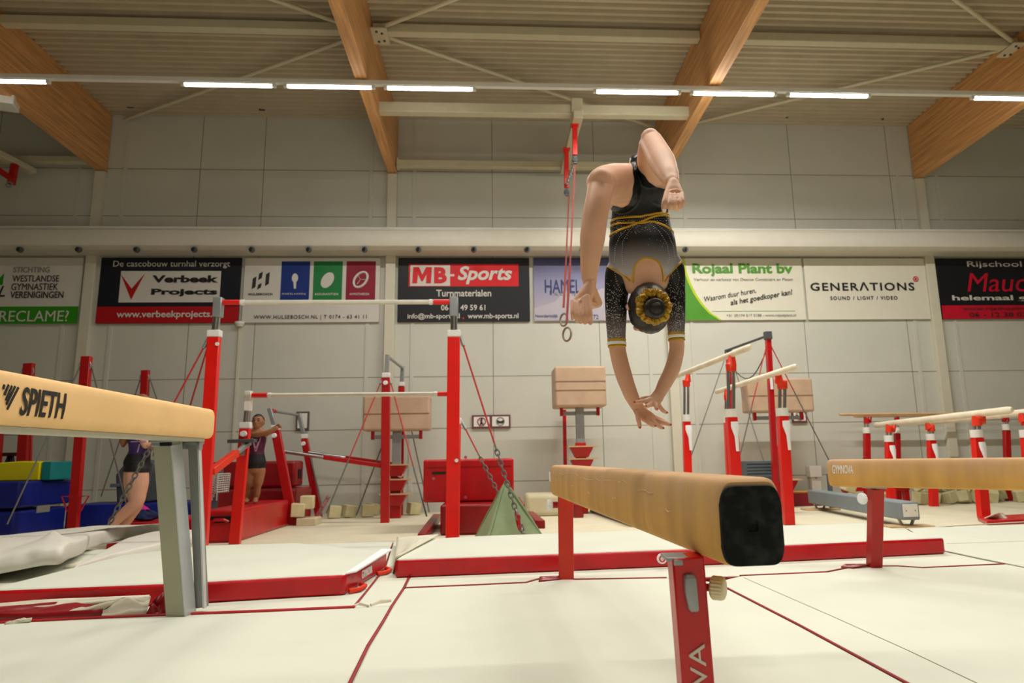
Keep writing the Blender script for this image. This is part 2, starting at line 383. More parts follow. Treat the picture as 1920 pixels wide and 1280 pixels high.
class Banner:
    def __init__(s, label, u0, u1, mat, zt=4.205, zbt=3.045, x0=None, x1=None):
        s.x0 = W(u0, 484, BY).x if x0 is None else x0; s.x1 = W(u1, 484, BY).x if x1 is None else x1; s.zb = zbt; s.zt = zt
        s.t = thing('banner', label, 'banner', ((s.x0+s.x1)/2, BY, zbt), 'advertising banners on the wall')
        b = MB(); b.box((s.x0, BY, zbt), (s.x1, BY+.035, zt)); b.build('panel', mat, s.t, bevel=.004)
        s.k = 0
    def rect(s, u0, v0, u1, v1, mat, name='colour_field', um=None):
        a = W(u0, v1, BY); c = W(u1, v0, BY); b = MB(); s.k += 1; d = .0015*s.k
        b.box((max(a.x, s.x0), BY-.002-d, max(a.z, s.zb)), (min(c.x, s.x1), BY+.001, min(c.z, s.zt))); return b.build(name, mat, s.t)
    def band(s, z0, z1, mat):
        b = MB(); s.k += 1; b.box((s.x0, BY-.002, z0), (s.x1, BY+.001, z1)); return b.build('colour_field', mat, s.t)
    def poly(s, pts, mat, name='emblem', d=.004):
        b = MB(); P = [W(u, v, BY) for u, v in pts]; P = [V((min(max(p.x, s.x0), s.x1), p.y, min(max(p.z, s.zb), s.zt))) for p in P]
        b.ring([[V((p.x, BY+e, p.z)) for p in P] for e in (-d, .001)]); return b.build(name, mat, s.t)
    def text(s, st, u0, v0, u1, v1, mat, bold=0, shear=0, space=1.0, rot=0):
        a = W(u0, v1, BY-.004); c = W(u1, v0, BY-.004); ca, sa = math.cos(rot), math.sin(rot)
        return letter(s.t, st, V((a.x, BY-.008, a.z)), (ca, 0, sa), (-sa, 0, ca), (0, -1, 0), c.x-a.x, c.z-a.z, mat, bold, shear, space)
B1 = Banner('white banner with a green strip at its foot, cut by the left edge', 0, 157, m_pw, x0=-9.6)
B1.band(3.045, 3.345, m_pgr)
for st, u0, v0, u1, v1, m in (('STICHTING', 25, 500, 94, 511, m_pgy), ('WESTLANDSE', 23, 516, 112, 528, m_pdk), ('GYMNASTIEK', 21, 531, 110, 544, m_pdk), ('VERENIGINGEN', 19, 546, 120, 559, m_pdk)): B1.text(st, u0, v0, u1, v1, m, .01)
B1.text('RECLAME?', -2, 582, 130, 603, m_pw, .03)
B1.poly([(-14, 536), (8, 512), (5, 534)], m_pgr); B1.text('L', -4, 536, 12, 556, m_ink, 0, .3)
B2 = Banner('black banner with a white box and a red V, red strip with web address below', 190.5, 453.6, m_bk2)
B2.band(3.045, 3.335, m_prd)
B2.text('De cascobouw turnhal verzorgt', 212, 489, 432, 503, m_pw); B2.rect(222, 508, 415, 567, m_pw, 'white_box')
B2.poly([(227, 514), (247, 541), (272, 513), (246, 562)], m_prd, 'emblem', .008)
B2.text('Verbeek', 285, 516, 410, 530, m_ink, .04); B2.text('Projects', 283, 541, 408, 556, m_ink, .04)
B2.text('www.verbeekprojects.nl', 218, 582, 412, 599, m_pw, .015)
B3 = Banner('pale banner with blue, green and burgundy logo tiles, behind the high bar', 460, 713, m_pw)
for u0, u1, m in ((525, 582, m_pbl), (586, 643, m_pdg), (648, 705, m_pbu)): B3.rect(u0, 490, u1, 562, m, 'logo_tile')
for k, (u, a, c) in enumerate(((477, 518, 541), (489, 509, 524), (487, 530, 542), (502, 510, 535))): B3.poly([(u-3, a+4), (u+4, a), (u+2, c-3), (u-5, c+1)], m_pdk)
for st, u0, u1 in (('HULSEBOSCH', 466, 511), ('MAKELAARDIJ', 529, 573), ('ASSURANTIEN', 590, 634), ('HYPOTHEKEN', 656, 692)): B3.text(st, u0, 549, u1, 553.5, m_pdk if u0 < 500 else m_pw, .02, 0, 1.2)
def ringlogo(B, u, v, r, mat, tilt, fill):
    c = W(u, v, BY-.006); k = r*BY/1300; b = MB(); ax = V((0, -1, 0))
    ca, sa = math.cos(tilt), math.sin(tilt)
    path = [c+V((ca*k*.72*math.cos(a)-sa*k*1.1*math.sin(a), 0, sa*k*.72*math.cos(a)+ca*k*1.1*math.sin(a))) for a in [2*PI*i/24 for i in range(24)]]
    if fill: b.ring([[p+V((0, e, 0)) for p in path] for e in (-.003, .004)])
    else:
        b.tube(path, .022, 6, True); q = V((0, -.001, 0))
        for a in (.6, 2.7, 4.7): b.bar(c+q, c+q+V((math.cos(a+tilt)*k*.75, 0, math.sin(a+tilt)*k*.75)), .03, .006, (0, 1, 0))
    return b.build('emblem', mat, B.t)
ringlogo(B3, 553, 521, 8, m_pw, 0, True); B3.poly([(550, 526), (556, 526), (555, 541), (551, 541)], m_pw)
ringlogo(B3, 614, 525, 15, m_pw, -.5, True); ringlogo(B3, 676, 524, 15, m_pw, -.6, False)
B3.text('WWW.HULSEBOSCH.NL | T 0174 - 63 41 11', 476, 590, 688, 600, m_pdk, .012, 0, 1.15)
B4 = Banner('black banner with a red and white sports logo and web address', 747, 992, m_bk)
B4.rect(766, 495, 972, 537, m_prd2, 'logo_box'); B4.rect(769, 497, 844, 536, m_pw, 'logo_box'); B4.poly([(773, 531), (775, 501), (786, 501), (792, 515), (799, 501), (810, 501), (808, 531), (799, 531), (800, 514), (793, 527), (790, 527), (784, 514), (782, 531)], m_prd2, 'lettering', .012); B4.text('B', 814, 501, 838, 531, m_prd2, .05)
B4.rect(838, 514, 852, 518, m_pw, 'hyphen'); B4.text('Sports', 858, 499, 960, 533, m_pw, .03, .25)
B4.text('Turnmaterialen', 818, 543, 921, 556, m_pw, .015); B4.text('06-53 49 59 61', 827, 571, 910, 582, m_pw, .015)
B4.text('info@mb-sports.nl', 764, 587, 862, 600, m_pw, .015); B4.rect(867, 595, 870, 598, m_prd2, 'dot'); B4.text('www.mb-sports.nl', 877, 587, 972, 600, m_pw, .015)
m_hgrad = M('print_mountain_sky', '8d8fb4', .45, var=.06, scale=1.5); _n = m_hgrad.node_tree; _p = _n.nodes['Principled BSDF']
_t = _n.nodes.new('ShaderNodeTexCoord'); _s = _n.nodes.new('ShaderNodeSeparateXYZ'); _m = _n.nodes.new('ShaderNodeMapRange'); _r2 = _n.nodes.new('ShaderNodeValToRGB')
_n.links.new(_t.outputs['Object'], _s.inputs[0]); _n.links.new(_s.outputs['Z'], _m.inputs[0]); _m.inputs[1].default_value = .1; _m.inputs[2].default_value = 1.16; _n.links.new(_m.outputs[0], _r2.inputs[0])
_e = _r2.color_ramp.elements; _e[0].color = (*hexc('b4abb6'), 1); _e[1].color = (*hexc('2c3566'), 1); _e2 = _e.new(.55); _e2.color = (*hexc('8f8cae'), 1); _n.links.new(_r2.outputs[0], _p.inputs['Base Color'])
B5 = Banner('lilac mountain banner with blue letters, half hidden behind the gymnast\'s foot and arm', 1000, 1268, m_hgrad)
B5.poly([(1000, 600), (1000, 578), (1040, 566), (1060, 545), (1085, 560), (1130, 540), (1190, 568), (1230, 550), (1267, 570), (1267, 602)], m_pss, 'mountain')
B5.text('HAMEL', 1022, 524, 1088, 549, M('print_navy', '1f3870', .45), .02); B5.rect(1031, 545, 1034, 553, m_pdb, 'letter_stroke'); B5.text('KOZIJN', 1040, 548, 1090, 555, m_pgy, .0, 0, 1.4)
B5.text('Noordermdijk', 1004, 589, 1046, 597, m_pdb); B5.text('72', 1112, 590, 1122, 598, m_pdb)
B6 = Banner('white banner with green letters and a green corner, right of the gymnast', 1274, 1502, m_pw2)
arc = [(1278, 484), (1283, 510), (1290, 530), (1300, 550), (1313, 570), (1329, 587), (1349, 602)]
B6.poly([(u+5, v) for u, v in arc]+[(1262, 604), (1262, 484)], m_plm, 'lime_edge', .003); B6.poly(arc+[(1262, 604), (1262, 484)], m_pgr2, 'green_corner', .006)
B6.text('Rojaal Plant bv', 1299, 494, 1485, 518, m_pgr2, .03); B6.text('Verhuur en verkoop van Deense Containers en Platen', 1301, 521, 1486, 528, m_pgy)
B6.text('Waarom duur huren,', 1322, 556, 1420, 567, m_pdk, .005, .25, rot=.17); B6.text('als het goedkoper kan!', 1371, 562, 1490, 575, m_pdk, .01, .25, rot=.17)
B6.rect(1335, 582.5, 1491, 584, m_pgr2, 'line'); B6.text('+31 (0)174 517 0188 - www.rojaalplant.nl', 1362, 588, 1492, 595, m_pgy)
B7 = Banner('plain white banner with spaced black letters and a tiny red mark', 1506, 1732, m_pw2)
for ch, u in zip('GENER\u039bTIONS', (1519, 1541, 1563, 1583.5, 1602, 1619, 1640, 1656, 1666, 1689)): pass
B7.text('GENER\u039bTIONS', 1520, 529, 1713, 545, m_ink, .015, 0, 1.18); B7.text('SOUND / LIGHT / VIDEO', 1557, 555, 1682, 562, m_pdk, .012, 0, 1.3)
b = MB(); c = W(1717, 523, BY-.004); b.torus(c, .045, .009, (0, 1, 0)); b.cyl(c+V((0, .002, 0)), c+V((0, -.004, 0)), .022, n=12); b.build('emblem', m_pmr, B7.t)
B8 = Banner('black banner with red handwriting and a red strip, cut by the right edge', 1754, 2040, m_bk)
B8.band(3.045, 3.30, m_pmr)
B8.text('Rijschool', 1814, 490, 1914, 503, m_pw); B8.text('Maud', 1814, 512, 1928, 547, m_pmr, 0, .25); B8.text('helemaal goed', 1786, 553, 1972, 566, m_pw, .02)
B8.text('www.rijschoolmaud.nl', 1806, 575, 1960, 583, m_pdk); B8.text('06 - 12 38 07 30', 1818, 585, 1950, 594, m_pdk)

# small signs on the wall
def sign(u0, v0, u1, v1, label, kind):
    y = 11.96; a = W(u0, v1, y); c = W(u1, v0, y); t = thing('wall_sign', label, 'sign', (a.x, y, a.z))
    b = MB(); b.box((a.x, y, a.z), (c.x, 11.999, c.z)); b.build('frame', M('sign_frame', '6d3f40' if kind else '5d5650', .5), t, bevel=.004)
    n = 2 if kind == 2 else 1
    for i in range(n):
        xa = a.x+.03+(c.x-a.x-.03)*i/n; xc = a.x+(c.x-a.x)*(i+1)/n-.03
        b = MB(); b.box((xa, y-.006, a.z+.03), (xc, y+.001, c.z-.03)); b.build('sheet', m_white, t)
        if kind:
            q = V(((xa+xc)/2, y-.008, (a.z+c.z)/2)); r = min(xc-xa, c.z-a.z-.06)*.4
            b = MB(); b.torus(q, r, .009, (0, 1, 0), 20, 6)
            if i == 0 and kind == 2: b.bar(q+V((-r*.7, 0, r*.7)), q+V((r*.7, 0, -r*.7)), .014, .008, (0, 1, 0))
            b.build('symbol_ring', M('sign_red', '9a4a48', .5) if (i == 0 and kind == 2) else m_pgy, t)
            b = MB()
            if i == 0 and kind == 2:
                b.ell(q+V((0, 0, .05)), (.018, .006, .02)); b.bar(q+V((0, 0, .03)), q+V((-.01, 0, -.04)), .03, .008, (1, 0, 0)); b.bar(q+V((0, 0, -.03)), q+V((.04, 0, -.07)), .016, .008, (1, 0, 0)); b.bar(q+V((-.01, 0, -.03)), q+V((-.04, 0, -.075)), .016, .008, (1, 0, 0))
            else: b.box(q+V((-.055, -.004, -.035)), q+V((.055, .004, .005))); b.box(q+V((-.07, -.004, .0)), q+V((-.03, .004, .02))); b.box(q+V((.03, -.004, .0)), q+V((.07, .004, .02)))
            b.build('pictogram', m_pdk, t)
sign(885, 777, 957, 803, 'pair of round pictogram signs in a brown frame left of the square horse', 2)
sign(1486, 767, 1512, 792, 'round pictogram sign at the lower right of the horse behind the parallel bars', 1)
sign(554, 771, 580, 806, 'small framed white notice near the standing girl', 0)
# detector and its cable duct, wall socket post
t = thing('smoke_detector', 'round white detector on the wall under the gap beside the red strip', 'detector', W(449, 613, 11.95))
p = W(449, 612, 11.95); b = MB(); b.cyl(p+V((0, 0, .0)), p+V((0, 0, .05)), .05, .08, 16); b.cyl(p+V((0, 0, .05)), p+V((0, 0, .08)), .08, n=16); b.box(p+V((-.05, 0, .04)), p+V((.05, .05, .09))); b.build('housing', m_white, t, smooth=True)
b = MB(); b.box((p.x-.02, 11.97, .6), (p.x+.02, 11.998, p.z)); b.build('cable_cover', m_col, t)

# ================================================================== FLOOR MATS
def GP(pts, z): return [(G(u, v, z).x, G(u, v, z).y) for u, v in pts]
def ccw(P):
    a = sum(P[i][0]*P[(i+1) % len(P)][1]-P[(i+1) % len(P)][0]*P[i][1] for i in range(len(P))); return P if a > 0 else P[::-1]
def mat(label, P, z0, z1, top=None, side=None, bevel=.012, pipe=None, group='cream floor mats', name='floor_mat', shrink=.0015):
    P = ccw(P); c = V((sum(p[0] for p in P)/len(P), sum(p[1] for p in P)/len(P), z0))
    P = [(c.x+(x-c.x)*(1-shrink), c.y+(y-c.y)*(1-shrink)) for x, y in P]
    t = thing(name, label, 'mat', c, group)
    b = MB(); b.slab(P, z0, z1, 0, 1); b.build('pad', [top or m_cream, side or m_cream], t, bevel=bevel)
    return t
def piping(t, pts, z, r=.006, m=None):
    b = MB(); b.tube([(x, y, z) for x, y in pts], r, 6); return b.build('piping', m or m_pipe, t, smooth=True)
seamA = GP([(757, 1102), (880, 1097), (985, 1092), (1010, 1085), (1048, 1084), (1080, 1086), (1250, 1083), (1387, 1079), (1549, 1072), (1590, 1064), (1633, 1061), (1683, 1061), (1730, 1064), (1885, 1057)], 0)
seamC = GP([(770, 1075), (757, 1102), (735, 1135), (718, 1165), (690, 1210), (655, 1282)], 0)
seamD = GP([(-160, 1173), (0, 1168), (160, 1160), (300, 1154), (480, 1147), (662, 1139)], 0)
seamE = GP([(722, 1064), (690, 1105), (662, 1139)], 0)
seamB = GP([(1340, 1090), (1500, 1172), (1708, 1284)], 0)
A0, A1 = seamA[0], seamA[-1]; Bx = seamB
far = lambda p, q, y: (p[0]+(q[0]-p[0])*(y-p[1])/(q[1]-p[1]), y)
C_end = far(seamC[-2], seamC[-1], -1.6); B_end = far(seamB[1], seamB[2], -1.6); E_up = (seamE[0][0]-.15, 6.02)
YP = 6.02   # back edge of the raised floor of mats
t = mat('large cream mat in the foreground at left, below the grey beam leg', list(seamD)+[seamC[2], seamC[3], seamC[-2], seamC[-1], C_end, (-6, -1.6), (-6, seamD[0][1])], FZ, 0, side=m_pipe)
piping(t, [(-6, seamD[0][1])]+seamD, .001, .009, m_redp2)
t = mat('large cream mat in the centre foreground, bounded by thin red seams', [A0]+seamA[1:7]+[seamB[0], seamB[1], seamB[2], B_end, C_end, seamC[-1], seamC[-2], seamC[-3], seamC[-4]], FZ, 0, side=m_pipe)
piping(t, seamC+[C_end], .0, .006); piping(t, seamA[:7], .0, .0055)
t = mat('large cream mat in the right foreground beyond the diagonal red seam', [seamB[0]]+seamA[7:]+[(6.5, 2.6), (6.5, -1.6), B_end, seamB[2], seamB[1]], FZ, 0, side=m_pipe)
piping(t, seamB+[B_end], .0, .005); piping(t, seamA[7:], .0, .005)
cr = GP([(1395, 1083), (1560, 1155), (1700, 1218), (1835, 1282)], 0); b = MB(); b.tube([(x, y, -.001) for x, y in cr], .003, 5); b.build('crease', m_joint, t)
p3 = GP([(1775, 1034), (1840, 1048), (1885, 1057), (1930, 1066)], 0)
t = mat('cream strip mats behind the long red seam under the legs of the beams', [A0]+seamA[1:]+[p3[1], p3[0], (3.6, YP), (seamC[0][0]-.25, YP), seamC[0]], FZ, 0, side=m_pipe)
t2 = mat('cream mats at the far right behind the right beam leg', [seamA[-1], p3[1], p3[0], (3.6, YP), (9, YP), (9, 2.6), (6.5, 2.6)], FZ, 0, side=m_pipe); piping(t2, p3+[far(p3[2], p3[3], 2.65)], .0, .006, m_joint)
for q in (((1775, 1019), (1850, 1017), (1925, 1014)), ((1640, 995), (1800, 985), (1925, 978))):
    b = MB(); b.tube([(x, y, .0) for x, y in GP(q, 0)], .005, 5); b.build('fold', m_cream2, t2)
t = mat('narrow cream mat between two red seams left of centre', [seamE[-1], seamE[0], E_up, (seamC[0][0]-.25, YP), seamC[0], seamC[1], seamC[2]], FZ, 0, side=m_pipe); piping(t, seamE, .0, .006)
t = mat('cream mats at left under the mattresses and behind the front mat', list(seamD)+[seamE[1], seamE[0], E_up, (-9, YP), (-9, seamD[0][1]), (-6, seamD[0][1])], FZ, 0, side=m_pipe)
for k, (q, r, zz) in enumerate(((((662, 1137), (674, 1134), (691, 1137)), .008, .004), (((695, 1136), (712, 1131), (733, 1128)), .011, .008))):
    b = MB(); g = GP(q, 0); b.tube([(x, y, zz*.4) for x, y in g], [r*.8, r*1.4, r], 8, ry=r*.5, side=(0, 0, 1)); b.build('lifted_edge', m_cream2, t)

# red-sided landing mats on top
def redmat(label, P, z1, sides=1, name='landing_mat'):
    return mat(label, P, .0, z1, m_cream, m_redv, .02, group=None, name=name, shrink=0)
RZ = .105
Pl = GP([(-260, 1114), (0, 1105), (340, 1091), (560, 1079), (648, 1075), (726, 1034)], RZ)+GP([(560, 1017), (380, 1022), (230, 1040), (0, 1097)], RZ)
t = redmat('low landing mat with dark red front side in front of the white mattresses, left', Pl, RZ)
b = MB(); q = GP([(648, 1075), (668, 1071), (735, 1030), (715, 1030)], RZ); b.slab(ccw(q), RZ-.004, RZ+.004); b.build('white_strip', m_velcro, t)
e = V((Pl[5][0]-Pl[4][0], Pl[5][1]-Pl[4][1], 0)).normalized(); nn = V((e.y, -e.x, 0)); o = V((Pl[4][0], Pl[4][1], 0))+e*.27+nn*.003
letter(t, 'GYMNOVA', o+V((0, 0, .035)), e, (0, 0, 1), nn, .2, .042, m_velcro, .03)
for s_ in (.13, .66):
    b = MB(); c = V((Pl[4][0], Pl[4][1], .015))+e*s_+nn*.03; b.tube([c-e*.1-nn*.02, c-e*.05+nn*.02, c+e*.05+nn*.02, c+e*.1-nn*.02], .012, 8); b.build('handle', m_oran, t, smooth=True)
for q, rr in (((228, 1098), .012), ((236, 1108), .01), ((365, 1082), .012), ((382, 1100), .009)):
    p = G(q[0], 1108, 0); 
    pass
Pm = GP([(740, 1048), (1040, 1037), (1250, 1029), (1500, 1019), (1771, 1007)], RZ)
Pm = Pm+[(Pm[-1][0]+.02, 5.5), (1.6, 5.42), (-.1, 5.28), (Pm[0][0]+.02, 5.15)]
lm_ = t = redmat('long landing mat with a red front side stretching under the beams, centre to right', Pm, RZ)
e = V((Pm[2][0]-Pm[1][0], Pm[2][1]-Pm[1][1], 0)).normalized(); nn = V((e.y, -e.x, 0))
for u, v in ((882, 1071), (1155, 1061), (1662, 1039)):
    c = G(u, v, .0); c.z = .012; b = MB(); b.tube([c-e*.1+nn*.005, c-e*.07+nn*.035, c+e*.07+nn*.035, c+e*.1+nn*.005], .008, 8); b.build('handle', m_oran, t, smooth=True)
c = G(1241, 1047, .06); b = MB(); b.cyl(c-nn*.005, c+nn*.006, .03, n=20); b.build('round_badge', m_velcro, t); b = MB(); b.torus(c+nn*.007, .016, .004, nn, 16, 6); b.build('badge_ring', m_redv, t)
# cream flap hanging over the left end of that mat
# crumpled vinyl sheets around the beam legs
def sheet(name, label, cat, pts, z, mat, th=.008, parent=None, amp=.03, tag_=True, n=5):
    """a thin padded sheet through four corner points (u,v or world), with folds"""
    P = [V(p) for p in pts]; b = MB(); N = n*2
    def f(s, t_): 
        p = P[0].lerp(P[1], s).lerp(P[3].lerp(P[2], s), t_); return p+V((0, 0, amp*(math.sin(s*9+t_*4)*.5+math.sin(t_*11-s*5)*.5)*min(1, 4*s, 4*t_, 4-4*s, 4-4*t_)))
    vs = []; 
    for k in (0, 1):
        for i in range(N+1):
            for j_ in range(N+1): vs.append(f(i/N, j_/N)+V((0, 0, th*k)))
    fs = []; w = N+1
    for i in range(N):
        for j_ in range(N):
            a = i*w+j_; fs.append([a, a+1, a+w+1, a+w]); a += w*w; fs.append([a, a+w, a+w+1, a+1])
    for i in range(N):
        for a, c in ((i, i+1), ((i+1)*w-1+0, (i+2)*w-1), ):
            pass
    for i in range(N):
        for (a, c) in ((i, i+1), (N*w+i, N*w+i+1), (i*w, (i+1)*w), (i*w+N, (i+1)*w+N)): fs.append([a, c, c+w*w, a+w*w])
    b.add(vs, fs); o = b.build(name, mat, parent, smooth='all')
    if not parent: tag(o, label, cat)
    return o
g0 = lambda u, v, z=0: G(u, v, z)
sheet('vinyl_flap', 'crumpled dark red vinyl flap around the foot of the grey beam leg', 'flap', [g0(274, 1154), g0(322, 1152), g0(322, 1114, .06), g0(290, 1125, .06)], 0, m_redv2, .012, amp=.05)
sheet('vinyl_flap', 'small dark red vinyl corner sticking out right of the grey beam leg', 'flap', [g0(352, 1146), g0(366, 1138), g0(382, 1113, .03), g0(350, 1114, .04)], 0, m_redv2, .01, amp=.02)
sheet('padded_strip', 'long dark red padded strip lying in the gap left of the grey beam leg', 'strip', [g0(-30, 1166), g0(190, 1156), g0(232, 1131, .02), g0(-30, 1152, .02)], 0, m_redv2, .03, amp=.015)
sheet('canvas_flap', 'folded cream canvas flap between the red strip and the grey beam leg', 'flap', [g0(100, 1160), g0(274, 1152), g0(282, 1122, .06), g0(200, 1133, .05)], 0, m_cream2, .012, amp=.04)
sheet('canvas_flap', 'thin cream mat edge lying over the red strip at the left edge', 'flap', [g0(-30, 1150, .02), g0(272, 1126, .05), g0(280, 1121, .055), g0(-30, 1135, .03)], 0, m_cream2, .015, amp=.01)
sheet('canvas_flap', 'wrinkled cream fabric corner on the front red piping at far left', 'flap', [g0(8, 1171), g0(58, 1166), g0(60, 1160, .015), g0(12, 1168, .005)], 0, m_cream2, .006, amp=.012)
sheet('vinyl_flap', 'small red vinyl tab at the foot of the near beam\'s far leg', 'flap', [g0(1010, 1091), g0(1050, 1087), g0(1072, 1080, .01), g0(1012, 1083, .012)], 0, m_redv2, .008, amp=.004)
sheet('vinyl_flap', 'small red vinyl tab at the foot of the right beam\'s leg', 'flap', [g0(1577, 1064), g0(1600, 1066), g0(1640, 1059, .01), g0(1585, 1059, .012)], 0, m_redv2, .008, amp=.004)

sheet('end_flap', '', '', [G(736, 1074, .003), G(742, 1046, RZ+.008), G(822, 1004, RZ+.012), G(744, 1010, .05)], 0, m_cream2, .012, parent=lm_, amp=.012)

# thick white mattresses at left: soft slabs with rounded edges
def mattress(label, poly, z0, z1, zs=None, seed=1, name='mattress'):
    P = ccw(poly); n = len(P); cx = sum(p[0] for p in P)/n; cy = sum(p[1] for p in P)/n; random.seed(seed)
    fine = []
    for i in range(n):
        a, c = P[i], P[(i+1) % n]
        for k in range(8): fine.append((a[0]+(c[0]-a[0])*k/8, a[1]+(c[1]-a[1])*k/8))
    b = MB(); rings = []; h = z1-z0; m = len(fine)
    for s_, z in ((.9, 0), (.985, .05), (1, .3), (1, .62), (.985, .9), (.95, 1), (.7, 1.0), (.35, 1.0), (.02, 1.0)):
        r = []
        for i, (x, y) in enumerate(fine):
            w = math.sin(i*1.9+seed)*.010+math.sin(i*.7+z*5)*.008
            dz = zs(x, y) if zs else 0
            r.append(V((cx+(x-cx)*(s_+w*(.3 < z < .95 and 1 or .2)*(s_ > .9)), cy+(y-cy)*(s_+w*(.3 < z < .95 and 1 or .2)*(s_ > .9)), z0+h*z+dz)))
        rings.append(r)
    b.ring(rings); o = b.build(name, m_mattr, smooth='all', sub=1); return tag(o, label, 'mattress', None)
m_mattr = M('mattress_cover', 'dad6cb', .7, var=.04, scale=3, bump=.3, bscale=7)
up = GP([(-330, 1075), (0, 1066), (114, 1062), (168, 1014), (240, 996), (318, 990)], .085)+GP([(318, 968), (190, 970), (0, 988), (-330, 1005)], .2)
lo = GP([(128, 1071), (215, 1042), (362, 1008), (366, 995), (300, 995), (235, 1012)], .06)
mattress('lower white mattress poking out right behind the grey beam leg', lo, .0, .078, seed=4)
mattress('large upper white mattress with a folded corner, at the left edge of the picture', up, .082, .2, zs=lambda x, y: -.06*max(0, min(1, (up[2][0]-.1-x)/.35)), seed=2)
sheet('canvas_flap', 'pale folded mat corner peeping out under the white mattress', 'flap', [g0(120, 1066), g0(150, 1064), g0(172, 1056), g0(150, 1056)], 0, m_cream2, .02, amp=.004)

# ================================================================== BALANCE BEAMS
BUL = .14
def profile(w, h, n=44, e=7.5, bulge=BUL):
    P = []
    for i in range(n):
        a = 2*PI*(i+.5)/n; c, s_ = math.cos(a), math.sin(a)
        x = math.copysign(abs(c)**(2/e), c); z = math.copysign(abs(s_)**(2/e), s_)
        P.append((x*w/2*(1-bulge*z*z), z*h/2))
    return P
def beam_body(p, q, w, h, up=V((0, 0, 1))):
    p, q = V(p), V(q); t = (q-p).normalized(); sd = t.cross(up).normalized(); L = (q-p).length
    b = MB(); rings = []; P = profile(w, h)
    st = [(0, .90), (.004, .95), (.012, .985), (.026, 1)]
    seq = st+[(L*k/8, 1) for k in range(1, 8)]+[(L-a, s_) for a, s_ in st[::-1]]
    for d, s_ in seq: rings.append([p+t*d+sd*x*s_+up*z*s_ for x, z in P])
    b.ring(rings); return b, t, sd
def knob(t, c, ax, r=.021, L=.035, ribs=20, mats=None):
    ax = V(ax).normalized(); a = V((0, 0, 1)); a = (a-ax*a.dot(ax)).normalized(); bb = ax.cross(a); b = MB(); rings = []
    for d, s_ in ((0, .8), (.004, 1), (L*.75, 1.0), (L*.92, .9), (L, .7)):
        rings.append([V(c)+ax*d+(a*math.cos(2*PI*i/(2*ribs))+bb*math.sin(2*PI*i/(2*ribs)))*r*s_*(1 if i % 2 or s_ < .95 else .93) for i in range(2*ribs)])
    b.ring(rings); return b.build('knob', mats or m_knob, t)
UPZ = V((0, 0, 1))
# near beam (tan suede, black end)
e0 = V((.493, 1.335, .5325)); e1 = V((.383, 3.95, .5365))
t = thing('balance_beam', 'worn tan balance beam pointing at the camera, its black end cap in front', 'balance beam', (.44, 2.6, 0), 'suede balance beams')
b, tv, sd = beam_body(e0, e1, .134, .166)
random.seed(3)
def scratch(d, z, L, w=.0009):
    pts = []; k = 9
    for i in range(k): 
        dd = d+L*i/(k-1); zz = z+random.uniform(-.0016, .0016)+.003*math.sin(i*.9+d*7); hw = .067*(1-BUL*(zz/.083)**2)
        pts.append(e0+tv*dd-sd*(hw+.0002)+UPZ*zz)
    b.tube(pts, [w*.4]+[w*random.uniform(.5, 1.2) for _ in range(k-2)]+[w*.4], 5, mi=1)
for d, z, L in ((.45, .035, .16), (.75, .05, .12), (.95, .045, .3), (1.3, .04, .35), (1.6, .052, .4), (1.9, .045, .3), (2.1, .03, .3), (.9, -.005, .05), (1.35, -.01, .08), (.3, .0, .06), (1.75, .0, .1)): scratch(d, z, L)
bb_ = b.build('beam_body', [m_beamT, m_scratch], t, smooth=True)
m_cap = M('cap_rubber', '101212', .7, var=.2, scale=22, spec=.2, det=6)
_n = m_cap.node_tree; _e = [x for x in _n.nodes if x.type == 'VALTORGB'][0].color_ramp.elements; _e[0].position = .48; _e[1].position = .78; _e[1].color = (.045, .048, .045, 1)
P = profile(.128, .149, e=8, bulge=.16); b = MB(); rings = []
for d, s_ in ((.006, 1.0), (-.003, 1.0), (-.006, .985), (-.0065, .9), (-.0066, .16), (-.002, .13), (-.001, .02)):
    rings.append([e0+tv*d+sd*x*s_*(1 if s_ > .3 else 1.15)+UPZ*(z*s_-.0065) for x, z in P])
b.ring(rings); b.build('end_cap', m_cap, t, smooth=True)
b = MB(); c = e1-tv*.03-sd*.0675+UPZ*.02; b.hexa(c, tv*.02, sd*.002, UPZ*.025); b.build('tag', m_velcro, t)
def bleg(t, pt, pb, w, d, sdv, name='leg', mats=None):
    b = MB(); b.bar(pt, pb, w, d, sdv); return b.build(name, mats or m_redp, t, bevel=.004)
# near leg
lt_ = W(1284, 1030, 1.50); lt_.z = .452; lb = W(1304, 1280, 1.52); dirv = (lb-lt_).normalized(); lb = lt_+dirv*(lt_.z/-dirv.z)
lside = V((1, .0, 0)).normalized()
lg = bleg(t, lt_, lb, .068, .05, lside, mats=M('red_paint_deep', 'c4050d', .25, var=.04, spec=.5))
fn = (lside.cross(dirv)).normalized(); fn = fn if fn.y < 0 else -fn
b = MB(); c = lt_+dirv*.012; b.hexa(c-fn*.004-lside*.016-dirv*.008, lside*.03, fn*.026, dirv*.004); b.hexa(c+fn*.014-lside*.022-dirv*.002, lside*.010, fn*.012, dirv*.006)
b.build('clamp', m_grey, t, bevel=.002)
b = MB(); c = lt_+dirv*.068+fn*.03-lside*.002
P = [(-.012, -.03), (-.008, -.036), (.008, -.036), (.013, -.03), (.013, .036), (.010, .04), (-.004, .04), (-.008, .034), (-.013, .0)]
b.ring([[c+lside*x*s_+dirv*y*s_+fn*e for x, y in P] for e, s_ in ((-.008, 1), (.004, 1), (.008, .85))]); b.build('latch', m_grey, lg, bevel=.002)
kc = lt_+dirv*.068+lside*.036; b = MB(); b.cyl(kc, kc+lside*.016, .008, n=14); b.build('knob_shaft', m_redp2, t)
knob(t, kc+lside*.014, lside+fn*.6, .0245, .03, mats=M('pale_knob', 'ecdfb8', .5, var=.04))
